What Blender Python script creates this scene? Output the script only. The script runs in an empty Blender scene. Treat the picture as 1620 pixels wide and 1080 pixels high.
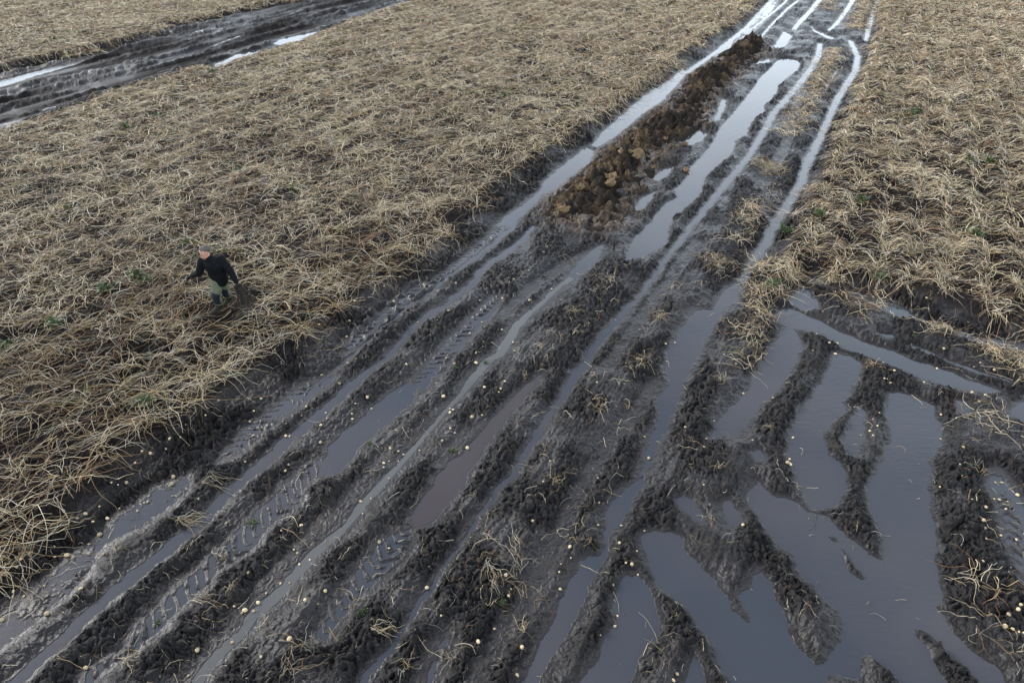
import bpy, math, random
import numpy as np
from mathutils import Vector

# ------------------------------------------------------------------ camera, sky, sun, exposure
C = bpy.context.scene.collection
SC = bpy.context.scene
PX_W, PX_H, FPX, CAM_H, PITCH = 1620.0, 1080.0, 1080.0, 8.0, math.radians(35.75)
cam_d = bpy.data.cameras.new('camera')
cam_d.sensor_width = 36.0
cam_d.lens = 36.0 * FPX / PX_W
cam_d.clip_start, cam_d.clip_end = 0.1, 4000
cam = bpy.data.objects.new('camera', cam_d)
C.objects.link(cam)
cam.location = (0, 0, CAM_H)
cam.rotation_euler = (math.pi / 2 - PITCH, 0, 0)
SC.camera = cam

SUN_AZ, SUN_EL = math.radians(-58), math.radians(33)      # azimuth measured from +Y towards +X
w = bpy.data.worlds.new('World')
SC.world = w
w.use_nodes = True
nt = w.node_tree
bg = nt.nodes['Background']
sky = nt.nodes.new('ShaderNodeTexSky')
sky.sky_type = 'NISHITA'
sky.sun_disc = False
sky.sun_elevation = SUN_EL
sky.sun_rotation = SUN_AZ
sky.air_density, sky.dust_density, sky.ozone_density = 1.0, 1.5, 1.5
hs = nt.nodes.new('ShaderNodeHueSaturation')
hs.inputs['Saturation'].default_value = 0.95
nt.links.new(sky.outputs[0], hs.inputs['Color'])
# thin bright cloud low over the horizon, breaking up towards the zenith
tcs = nt.nodes.new('ShaderNodeTexCoord')
sep = nt.nodes.new('ShaderNodeSeparateXYZ')
nt.links.new(tcs.outputs['Generated'], sep.inputs[0])
cn = nt.nodes.new('ShaderNodeTexNoise')
cn.inputs['Scale'].default_value = 3.0
cn.inputs['Detail'].default_value = 4
nt.links.new(tcs.outputs['Generated'], cn.inputs['Vector'])
ca = nt.nodes.new('ShaderNodeMath')
ca.operation = 'MULTIPLY_ADD'
nt.links.new(cn.outputs['Fac'], ca.inputs[0])
ca.inputs[1].default_value = 0.55
nt.links.new(sep.outputs['Z'], ca.inputs[2])
cr_ = nt.nodes.new('ShaderNodeMapRange')
cr_.interpolation_type = 'SMOOTHSTEP'
for k_, v_ in ((1, 0.48), (2, 1.05), (3, 0.95), (4, 0.06)):
    cr_.inputs[k_].default_value = v_
nt.links.new(ca.outputs[0], cr_.inputs[0])
cmx = nt.nodes.new('ShaderNodeMix')
cmx.data_type = 'RGBA'
nt.links.new(cr_.outputs[0], cmx.inputs[0])
nt.links.new(hs.outputs[0], cmx.inputs[6])
cmx.inputs[7].default_value = (12.6, 14.2, 15.8, 1)
nt.links.new(cmx.outputs[2], bg.inputs[0])
bg.inputs[1].default_value = 0.15

sun_d = bpy.data.lights.new('sun', 'SUN')
sun_d.energy, sun_d.angle, sun_d.color = 2.4, math.radians(20), (1.0, 0.975, 0.94)
sun = bpy.data.objects.new('sun', sun_d)
C.objects.link(sun)
sdir = Vector((math.sin(SUN_AZ) * math.cos(SUN_EL), math.cos(SUN_AZ) * math.cos(SUN_EL), math.sin(SUN_EL)))
sun.rotation_euler = sdir.to_track_quat('Z', 'Y').to_euler()
vs = SC.view_settings
vs.view_transform, vs.look, vs.gamma, vs.use_curve_mapping = 'Standard', 'None', 1.0, False
vs.exposure = 0.42
SC.cycles.max_bounces = 5
SC.cycles.diffuse_bounces = 2
SC.cycles.glossy_bounces = 3

rng = np.random.default_rng(7)
random.seed(7)
sP, cP = math.sin(PITCH), math.cos(PITCH)


# ------------------------------------------------------------------ surveying: where a point of the plan lies on the ground
def ground(pts, z=0.0):
    p = np.asarray(pts, float)
    a, b = (p[:, 0] - PX_W / 2) / FPX, (PX_H / 2 - p[:, 1]) / FPX
    dy, dz = cP + b * sP, -sP + b * cP
    dz = np.minimum(dz, -0.01)
    t = (CAM_H - z) / -dz
    return np.stack([a * t, dy * t], 1)


def image(x, y, z):
    c = y * cP + (CAM_H - z) * sP
    v = y * sP - (CAM_H - z) * cP
    c = np.maximum(c, 0.2)
    return PX_W / 2 + FPX * x / c, PX_H / 2 - FPX * v / c


# ------------------------------------------------------------------ noise
def _hash(ix, iy, seed):
    h = (ix * 374761393 + iy * 668265263 + seed * 1442695041) & 0xFFFFFFFF
    h = ((h ^ (h >> 13)) * 1274126177) & 0xFFFFFFFF
    return h ^ (h >> 16)


def gnoise(x, y, seed=0):
    x0, y0 = np.floor(x).astype(np.int64), np.floor(y).astype(np.int64)
    fx, fy = x - x0, y - y0
    u, v = fx * fx * fx * (fx * (fx * 6 - 15) + 10), fy * fy * fy * (fy * (fy * 6 - 15) + 10)
    r = []
    for ox, oy in ((0, 0), (1, 0), (0, 1), (1, 1)):
        an = _hash(x0 + ox, y0 + oy, seed).astype(np.float64) * (2 * math.pi / 4294967296.0)
        r.append(np.cos(an) * (fx - ox) + np.sin(an) * (fy - oy))
    a = r[0] + u * (r[1] - r[0])
    b = r[2] + u * (r[3] - r[2])
    return (a + v * (b - a)) * 1.5


def billow(x, y, seed):
    return np.abs(gnoise(x, y, seed))


def sstep(a, b, x):
    t = np.clip((x - a) / (b - a), 0, 1)
    return t * t * (3 - 2 * t)


# ------------------------------------------------------------------ the survey of the field (plan points)
HEAD = math.radians(27.6)
DX, DY = math.sin(HEAD), math.cos(HEAD)

LEFT_FIELD = [(-700, 1420), (-100, 970), (0, 897), (77, 847), (120, 810), (177, 767), (230, 720), (253, 697), (290, 677), (337, 643), (363, 623),
              (410, 590), (477, 550), (507, 517), (540, 490), (590, 460), (627, 427), (650, 400), (703, 377), (727, 345), (780, 306),
              (817, 280), (860, 252), (877, 236), (950, 190), (987, 163), (1080, 93), (1130, 57), (1180, 20), (1200, 2), (1250, -40), (1330, -105),
              (860, -105), (667, 0), (573, 30), (500, 58), (433, 82), (340, 112), (317, 108), (260, 126), (187, 148), (140, 168), (67, 191), (0, 208), (-300, 296), (-900, 480)]
FAR_FIELD = [(-700, 270), (-200, 160), (0, 111), (83, 92), (133, 82), (213, 61), (290, 36), (367, 16), (433, 5), (500, -6), (760, -70), (880, -110), (-300, -110), (-700, 0)]
RIGHT_FIELD = [(1445, -105), (1397, 0), (1384, 57), (1374, 93), (1358, 143), (1340, 187), (1318, 227), (1297, 277), (1277, 315), (1255, 355), (1243, 385),
               (1222, 415), (1213, 436), (1222, 447), (1250, 441), (1280, 429), (1320, 440), (1357, 450), (1400, 455), (1440, 463), (1480, 480), (1580, 512),
               (1620, 525), (1800, 590), (2300, 700), (2400, 0), (1900, -105)]

# water: (points, bank length, bank shape: 0 gentle / 1 steep, depth)
WATER = []


def pool(pts, L=0.40, d=0.10):
    WATER.append((ground(pts), L, d))


def strip_poly(pts):
    p = np.asarray(pts, float)
    g = ground(p[:, :2])
    gr = ground(np.stack([p[:, 0] + p[:, 2] / 2, p[:, 1]], 1))
    hw = np.abs(gr[:, 0] - g[:, 0]) * 0.74
    t = np.gradient(g, axis=0)
    t /= np.linalg.norm(t, axis=1)[:, None] + 1e-9
    n = np.stack([-t[:, 1], t[:, 0]], 1)
    return np.concatenate([g + n * hw[:, None], (g - n * hw[:, None])[::-1]])


def rut(pts, L=0.40, d=0.06):
    WATER.append((strip_poly(pts), L if L == 0.5 else L * 0.72, d))


# left rut with its long pools
rut([(1330, -105, 7), (1222, 0, 9), (1180, 45, 9), (1130, 85, 10), (1085, 116, 12)])
pool([(1080, 108), (1060, 127), (1023, 147), (990, 177), (953, 210), (937, 230), (945, 233), (970, 218), (990, 203), (1013, 182), (1047, 160), (1072, 133), (1085, 117)])
pool([(927, 233), (893, 260), (860, 288), (853, 303), (833, 320), (803, 340), (783, 358), (815, 358), (820, 347), (840, 328), (860, 307), (883, 297), (900, 280), (933, 257), (940, 240)])
rut([(815, 358, 12), (770, 393, 9), (720, 430, 8), (680, 460, 9), (640, 490, 8), (600, 523, 7), (573, 547, 6), (545, 573, 5), (490, 615, 4)], 0.3)
rut([(1310, -105, 3), (1243, 3, 4), (1223, 20, 5), (1197, 40, 4), (1180, 53, 3)], 0.3)
rut([(1265, 0, 4), (1247, 13, 5), (1223, 37, 5), (1203, 60, 4)], 0.3)
rut([(1370, -105, 8), (1297, 0, 9), (1283, 17, 9), (1267, 33, 10), (1255, 48, 8)], 0.35)
pool([(1223, 77), (1240, 50), (1253, 57), (1243, 73), (1232, 77)], 0.3)
rut([(1420, -105, 7), (1350, 0, 8), (1337, 20, 8), (1323, 38, 8), (1310, 50, 6)], 0.35)
rut([(1450, -105, 7), (1390, 0, 8), (1380, 23, 8), (1373, 47, 9), (1370, 66, 7)], 0.35)
pool([(1283, 40), (1288, 47), (1303, 53), (1320, 61), (1318, 65), (1307, 60), (1287, 50)], 0.25, 0.03)
rut([(1305, 143, 4), (1312, 130, 5), (1320, 118, 4), (1325, 110, 3)], 0.3, 0.03)
# the trench
pool([(1232, 93), (1250, 93), (1267, 97), (1262, 110), (1247, 122), (1233, 133), (1227, 147), (1217, 160), (1207, 167), (1210, 177), (1197, 183), (1187, 197), (1180, 213),
      (1163, 223), (1160, 240), (1137, 260), (1117, 277), (1112, 293), (1107, 310), (1082, 330), (1064, 345), (1058, 365), (1055, 385), (1032, 400), (1010, 408), (990, 412),
      (992, 400), (1000, 380), (1018, 362), (1032, 350), (1040, 338), (1052, 322), (1072, 312), (1066, 300), (1078, 292), (1095, 262), (1110, 247), (1123, 233), (1133, 217), (1137, 205), (1153, 187), (1170, 167), (1190, 143),
      (1203, 123), (1220, 107)], 0.16, 0.3)
pool([(1080, 222), (1110, 206), (1119, 213), (1112, 222), (1095, 230), (1082, 229)], 0.3, 0.03)
pool([(1193, 99), (1217, 93), (1219, 98), (1197, 103)], 0.3, 0.03)
pool([(1142, 155), (1150, 157), (1146, 172), (1137, 190), (1127, 193), (1137, 174)], 0.3, 0.02)
pool([(1003, 329), (1020, 310), (1037, 303), (1030, 316), (1018, 330), (1010, 333)], 0.25, 0.02)
pool([(1030, 283), (1048, 268), (1066, 264), (1058, 276), (1040, 288)], 0.25, 0.02)
# rut right of the trench, running down the whole track
rut([(1297, 68, 8), (1295, 87, 11), (1287, 103, 11), (1267, 130, 11), (1247, 153, 11), (1223, 180, 12), (1213, 200, 12), (1197, 227, 12), (1180, 253, 11), (1163, 273, 12), (1140, 300, 12),
     (1117, 330, 12), (1097, 353, 12), (1080, 377, 12), (1053, 410, 11), (1037, 437, 9), (1007, 473, 9), (983, 500, 15), (953, 533, 18), (933, 560, 17), (923, 577, 16), (907, 597, 20), (890, 627, 18),
     (867, 660, 13), (847, 693, 15), (830, 720, 13), (813, 750, 16), (787, 777, 13), (760, 813, 7), (740, 847, 6), (713, 880, 7), (687, 920, 12), (667, 950, 13), (640, 990, 8), (617, 1023, 11), (583, 1073, 15), (555, 1120, 15)], 0.36)
# right-hand rut
rut([(1345, 64, 8), (1357, 90, 10), (1353, 113, 11), (1337, 137, 11), (1323, 160, 11), (1313, 183, 11), (1300, 213, 12), (1290, 233, 14), (1277, 257, 14), (1270, 283, 13), (1253, 313, 15), (1237, 337, 14),
     (1223, 360, 15), (1210, 387, 17), (1193, 410, 15), (1183, 428, 10), (1172, 445, 14)], 0.38)
pool([(1163, 445), (1177, 457), (1163, 477), (1143, 493), (1130, 510), (1117, 537), (1103, 567), (1090, 590), (1080, 610), (1067, 647), (1053, 680), (1040, 713), (1030, 735), (1013, 752), (1020, 720),
      (1033, 683), (1043, 653), (1040, 627), (1060, 607), (1053, 580), (1060, 553), (1080, 517), (1100, 490), (1127, 490), (1143, 463)], 0.4, 0.04)
pool([(983, 780), (973, 787), (960, 807), (957, 840), (977, 833), (990, 813), (1003, 787), (1023, 767), (1020, 755), (1008, 760)], 0.3)
pool([(957, 837), (960, 860), (950, 877), (920, 887), (907, 913), (883, 947), (880, 973), (863, 1003), (843, 1040), (823, 1080), (790, 1140), (830, 1140), (853, 1080), (867, 1053), (893, 1013), (910, 983),
      (923, 953), (933, 927), (947, 910), (957, 880), (967, 853), (972, 838)], 0.35)
# beige rut in the middle
pool([(940, 393), (952, 388), (957, 392), (940, 415), (903, 446), (893, 442), (918, 412)], 0.45)
rut([(905, 440, 14), (890, 450, 11), (873, 463, 12), (857, 480, 11), (840, 493, 13), (820, 513, 20), (803, 540, 23), (790, 560, 22), (770, 573, 20), (747, 600, 20), (727, 627, 11), (707, 647, 11), (680, 680, 9),
     (650, 715, 13), (607, 763, 16), (573, 800, 22), (537, 842, 18), (500, 873, 24), (467, 910, 27), (433, 947, 28), (400, 973, 26), (383, 1000, 26), (350, 1030, 28), (320, 1067, 28), (280, 1125, 28)], 0.5)
# second rut from the left
rut([(845, 358, 8), (830, 377, 14), (807, 397, 17), (780, 413, 16), (760, 430, 15), (747, 450, 12), (723, 467, 16), (703, 483, 12), (680, 497, 16), (660, 513, 12), (637, 537, 14), (610, 567, 10), (583, 587, 16), (560, 607, 21), (540, 627, 24),
     (493, 667, 26), (460, 693, 26), (433, 720, 27), (400, 747, 28), (367, 773, 28), (343, 800, 28), (300, 843, 30), (253, 877, 32), (213, 910, 32), (167, 950, 32), (133, 980, 32), (93, 1017, 31), (53, 1053, 32), (27, 1078, 32), (-40, 1135, 34)], 0.36)
# wide shallow pool of the third rut
pool([(643, 605), (660, 613), (650, 637), (633, 653), (603, 680), (573, 703), (560, 720), (535, 747), (505, 752), (520, 705), (540, 687), (567, 667), (590, 643), (617, 623)], 0.4, 0.06)
# brown middle pool
pool([(863, 588), (840, 603), (817, 623), (797, 643), (773, 670), (753, 693), (730, 720), (713, 730), (687, 760), (673, 780), (663, 800), (650, 817), (655, 835), (680, 827), (700, 810), (720, 787), (733, 767),
      (747, 743), (760, 720), (770, 707), (787, 683), (803, 660), (823, 640), (840, 618)], 0.33)
# right-hand pools between the turning tracks
pool([(1240, 517), (1257, 520), (1270, 543), (1260, 573), (1247, 593), (1233, 613), (1223, 627), (1203, 643), (1183, 670), (1170, 690), (1147, 687), (1120, 693), (1133, 670), (1157, 643), (1180, 620), (1193, 590), (1213, 567), (1223, 543), (1237, 527)], 0.3)
pool([(1223, 497), (1240, 488), (1267, 493), (1293, 507), (1333, 527), (1363, 540), (1400, 553), (1440, 567), (1480, 580), (1523, 597), (1560, 610), (1587, 622), (1547, 620), (1503, 612), (1473, 603), (1440, 590), (1400, 572),
      (1363, 559), (1333, 549), (1320, 539), (1287, 525), (1247, 519), (1230, 507)], 0.26)
pool([(1267, 453), (1277, 460), (1293, 477), (1295, 488), (1270, 490), (1247, 480)], 0.25)
pool([(1280, 437), (1300, 440), (1313, 450), (1300, 452), (1283, 447)], 0.25)
pool([(1343, 463), (1380, 468), (1407, 477), (1433, 490), (1453, 505), (1433, 503), (1407, 497), (1387, 487), (1363, 473)], 0.25)
rut([(1450, 505, 12), (1475, 512, 10), (1500, 522, 8)], 0.25, 0.03)
pool([(1503, 523), (1547, 533), (1587, 537), (1620, 542), (1700, 565), (1700, 580), (1620, 555), (1580, 549), (1547, 541), (1513, 531)], 0.25)
pool([(1390, 527), (1413, 530), (1427, 537), (1400, 533)], 0.2, 0.03)
rut([(1440, 547, 8), (1470, 558, 10), (1510, 575, 8), (1560, 592, 10), (1600, 603, 8)], 0.25, 0.02)
pool([(1323, 560), (1343, 563), (1363, 577), (1357, 600), (1343, 617), (1333, 637), (1338, 650), (1313, 673), (1303, 690), (1310, 720), (1320, 727), (1337, 747), (1342, 770), (1327, 793), (1307, 807), (1285, 805), (1270, 780),
      (1260, 760), (1253, 735), (1247, 720), (1250, 697), (1257, 670), (1267, 643), (1287, 627), (1293, 613), (1310, 590), (1320, 563)], 0.25)
pool([(1360, 643), (1370, 653), (1368, 673), (1363, 700), (1357, 722), (1343, 717), (1333, 700), (1343, 680), (1347, 657)], 0.22)
pool([(1407, 623), (1423, 622), (1447, 627), (1477, 643), (1483, 663), (1490, 670), (1488, 693), (1480, 720), (1473, 723), (1470, 753), (1473, 803), (1480, 837), (1480, 887), (1487, 920), (1490, 953), (1483, 960), (1497, 983), (1513, 1003),
      (1540, 1027), (1563, 1047), (1580, 1063), (1593, 1083), (1620, 1140), (1185, 1140), (1157, 1080), (1143, 1057), (1130, 1027), (1113, 1000), (1100, 977), (1080, 953), (1040, 927), (1023, 880), (1013, 847), (1035, 838), (1060, 843), (1080, 853),
      (1080, 863), (1093, 877), (1107, 897), (1127, 910), (1143, 937), (1157, 960), (1180, 983), (1187, 977), (1163, 940), (1183, 934), (1188, 927), (1187, 907), (1203, 903), (1217, 917), (1227, 937), (1237, 963), (1243, 983), (1253, 1007),
      (1273, 1030), (1287, 1053), (1307, 1050), (1313, 1027), (1327, 1010), (1337, 987), (1327, 967), (1310, 950), (1287, 933), (1273, 917), (1263, 897), (1253, 877), (1230, 863), (1223, 847), (1210, 830), (1200, 817), (1190, 800), (1180, 780),
      (1197, 760), (1210, 773), (1227, 783), (1247, 790), (1267, 798), (1280, 807), (1310, 820), (1320, 827), (1337, 850), (1357, 863), (1380, 880), (1398, 885), (1397, 853), (1387, 830), (1377, 803), (1373, 780), (1383, 747), (1393, 727), (1408, 697),
      (1410, 677), (1403, 653)], 0.26, 0.14)
pool([(987, 907), (1007, 907), (1020, 927), (1033, 947), (1047, 980), (1040, 1007), (1017, 1030), (1003, 1053), (997, 1080), (985, 1140), (890, 1140), (920, 1080), (927, 1067), (947, 1043), (950, 1027), (963, 1003), (973, 980), (970, 960), (977, 933)], 0.3)
pool([(1140, 800), (1153, 793), (1170, 810), (1172, 823), (1157, 832), (1147, 823)], 0.25)
pool([(1070, 790), (1080, 783), (1093, 790), (1110, 810), (1113, 827), (1100, 823), (1080, 807)], 0.25, 0.03)
pool([(1097, 1037), (1113, 1053), (1117, 1085), (1112, 1140), (1082, 1140), (1085, 1080)], 0.3)
pool([(1597, 655), (1620, 633), (1700, 600), (1700, 690), (1620, 668)], 0.3)
pool([(1513, 633), (1533, 637), (1537, 647), (1517, 660)], 0.25, 0.03)
pool([(1185, 715), (1205, 712), (1213, 724), (1195, 728)], 0.25, 0.03)
# the far sunken track, upper left
pool([(-60, 140), (0, 128), (50, 115), (107, 100), (187, 77), (180, 83), (110, 105), (60, 119), (20, 132), (0, 138), (-60, 154)], 0.4, 0.05)
pool([(340, 100), (353, 97), (373, 87), (407, 80), (409, 83), (370, 94), (350, 106), (340, 105)], 0.4, 0.05)
pool([(433, 70), (443, 63), (467, 58), (503, 50), (483, 62), (443, 71)], 0.4, 0.05)
pool([(303, 48), (320, 46), (323, 50), (305, 51)], 0.4, 0.02)
rut([(247, 97, 3), (283, 88, 5), (330, 75, 3), (380, 57, 4)], 0.4, 0.02)
rut([(92, 146, 4), (115, 138, 6), (147, 132, 5)], 0.4, 0.02)
rut([(67, 175, 4), (140, 152, 4), (240, 123, 4)], 0.4, 0.02)
rut([(-60, 210, 6), (0, 198, 6), (47, 188, 4)], 0.4, 0.02)

ISLANDS = [ground(p) for p in (
    [(1447, 993), (1457, 993), (1487, 1020), (1517, 1047), (1547, 1073), (1575, 1120), (1510, 1120), (1493, 1067), (1480, 1050), (1467, 1027), (1453, 1010)],
    [(1360, 1040), (1377, 1038), (1397, 1053), (1413, 1067), (1433, 1080), (1460, 1130), (1290, 1130), (1313, 1074), (1330, 1071), (1363, 1074)],
    [(1328, 866), (1336, 868), (1350, 886), (1365, 913), (1358, 918), (1345, 904), (1333, 880)],
    [(1310, 846), (1318, 847), (1327, 857), (1320, 858)])]

# shallow sheets where lumps of mud break the surface: (polygon, lugs?)
SHALLOW = [ground(p) for p in (
    [(0, 973), (33, 947), (83, 907), (110, 883), (143, 857), (167, 837), (187, 817), (207, 803), (240, 777), (273, 760), (300, 753), (305, 768), (287, 793), (253, 817), (233, 830), (173, 860), (153, 883), (147, 907), (127, 927), (100, 950),
     (77, 967), (57, 983), (33, 1007), (0, 1033), (-60, 1080), (-90, 1040)],
    [(520, 720), (540, 737), (513, 750), (480, 770), (477, 797), (443, 820), (423, 840), (413, 860), (380, 880), (353, 900), (333, 923), (310, 947), (283, 967), (260, 997), (233, 1020), (200, 1040), (173, 1060), (150, 1080), (105, 1130), (80, 1130), (127, 1080), (143, 1057), (167, 1040), (187, 1030),
     (207, 1003), (227, 980), (253, 960), (270, 937), (287, 920), (300, 907), (323, 890), (340, 873), (360, 853), (383, 830), (403, 807), (427, 787), (453, 760), (483, 733)],
    [(355, 715), (385, 680), (430, 645), (475, 608), (525, 592), (535, 596), (490, 632), (450, 660), (415, 688), (375, 722), (345, 735)],
    [(650, 838), (620, 840), (590, 865), (560, 905), (545, 935), (520, 975), (495, 1010), (520, 1010), (560, 960), (590, 930), (620, 905), (655, 870)],
    [(1560, 760), (1575, 800), (1590, 850), (1610, 900), (1660, 970), (1680, 930), (1660, 860), (1625, 800), (1600, 760), (1580, 740)],
    [(690, 1020), (710, 1000), (720, 1015), (700, 1060), (685, 1100), (665, 1100), (680, 1050)],
    [(700, 545), (740, 505), (775, 470), (795, 465), (785, 490), (750, 530), (715, 570), (672, 620), (650, 610), (668, 585)],
    [(545, 545), (585, 510), (625, 475), (660, 447), (672, 452), (640, 478), (600, 512), (565, 548), (545, 560)],
    [(620, 500), (650, 470), (690, 440), (740, 400), (780, 365), (800, 352), (812, 358), (765, 395), (715, 432), (670, 465), (630, 500)],
    [(1130, 88), (1180, 42), (1215, 8), (1232, 0), (1215, 30), (1180, 62), (1140, 95)],
)]
# smooth wet rut floors without standing water: (x, y, width)
FLOORS = [strip_poly(p) for p in (
    [(1040, 600, 20), (1010, 650, 22), (973, 693, 20), (940, 740, 22), (907, 800, 26), (873, 867, 34), (845, 920, 36), (820, 965, 36), (783, 1025, 34), (755, 1073, 32), (715, 1140, 32)],
    [(925, 405, 30), (880, 430, 30), (830, 465, 28), (790, 505, 24)],
    [(1105, 380, 22), (1075, 420, 24), (1040, 470, 22), (1005, 515, 20), (960, 580, 22)],
    [(1280, 95, 10), (1240, 240, 18), (1225, 260, 22), (1200, 300, 22)],
    [(620, 720, 40), (570, 770, 40), (520, 820, 40), (470, 875, 36), (410, 940, 36)],
    [(765, 660, 24), (725, 700, 24), (690, 740, 24)],
)]
# tyre lug prints: centre line, width
LUGS = [(strip_poly(p), 1) for p in (
    [(815, 345, 26), (760, 385, 30), (700, 430, 34), (640, 480, 36), (580, 525, 40), (500, 590, 46), (430, 645, 52), (370, 700, 56), (290, 765, 56)],
    [(800, 440, 34), (753, 493, 44), (700, 550, 52), (655, 600, 52), (600, 650, 40)],
    [(660, 820, 46), (610, 870, 60), (560, 930, 66), (500, 1010, 66), (440, 1090, 66)],
    [(540, 720, 60), (470, 775, 60), (400, 840, 60), (330, 905, 60), (240, 985, 60), (130, 1085, 60)],
    [(1190, 30, 30), (1150, 65, 34), (1090, 112, 30), (960, 208, 18)],
    [(1290, 100, 20), (1240, 240, 30), (1190, 330, 40), (1110, 410, 40)],
    [(1400, 830, 1), (1590, 800, 70), (1600, 1000, 80), (1640, 1100, 90)][1:],
)]
PITS = ground([(660, 457), (643, 480), (610, 493), (587, 520), (543, 537), (650, 462), (600, 508), (1020, 560), (700, 452)])
HEAP = [(1199, 60), (1183, 58), (1140, 84), (1108, 108), (1080, 132), (1074, 145), (1056, 165), (1019, 189), (1000, 208), (975, 229), (942, 248), (938, 258), (918, 276), (896, 295), (866, 320),
        (862, 335), (872, 355), (911, 369), (952, 373), (990, 357), (1004, 330), (1000, 314), (1030, 292), (1040, 263), (1078, 226), (1119, 199), (1136, 154), (1163, 134), (1190, 105), (1222, 86)]
HEAP_G = ground(HEAP)


# ------------------------------------------------------------------ distances
def pdist(X, Y, poly, margin=1.2):
    """signed distance (inside negative) of flat arrays X, Y to a polygon, capped at margin"""
    out = np.full(X.shape, margin)
    lo, hi = poly.min(0) - margin, poly.max(0) + margin
    sel = np.nonzero((X > lo[0]) & (X < hi[0]) & (Y > lo[1]) & (Y < hi[1]))[0]
    if len(sel) == 0:
        return out
    x, y = X[sel], Y[sel]
    d2 = np.full(x.shape, 1e9)
    ins = np.zeros(x.shape, bool)
    n = len(poly)
    for i in range(n):
        ax, ay = poly[i]
        bx, by = poly[(i + 1) % n]
        ex, ey = bx - ax, by - ay
        t = np.clip(((x - ax) * ex + (y - ay) * ey) / (ex * ex + ey * ey + 1e-12), 0, 1)
        d2 = np.minimum(d2, (x - ax - t * ex) ** 2 + (y - ay - t * ey) ** 2)
        if ay != by:
            c = (ay > y) != (by > y)
            ins ^= c & (x < (bx - ax) * (y - ay) / (by - ay) + ax)
    d = np.sqrt(d2)
    out[sel] = np.minimum(np.where(ins, -d, d), margin)
    return out


# ------------------------------------------------------------------ the ground as one sheet
NR, NC, KX = 1500, 1700, 1.0
TH0, TH1 = math.atan2(1.2, CAM_H), math.atan2(72.0, CAM_H)
th = np.linspace(TH0, TH1, NR)
gy = CAM_H * np.tan(th)
gc = gy * cP + CAM_H * sP
kk = np.linspace(-KX, KX, NC)
GX = (gc[:, None] * kk[None, :]).ravel()
GY = np.repeat(gy, NC)


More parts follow.
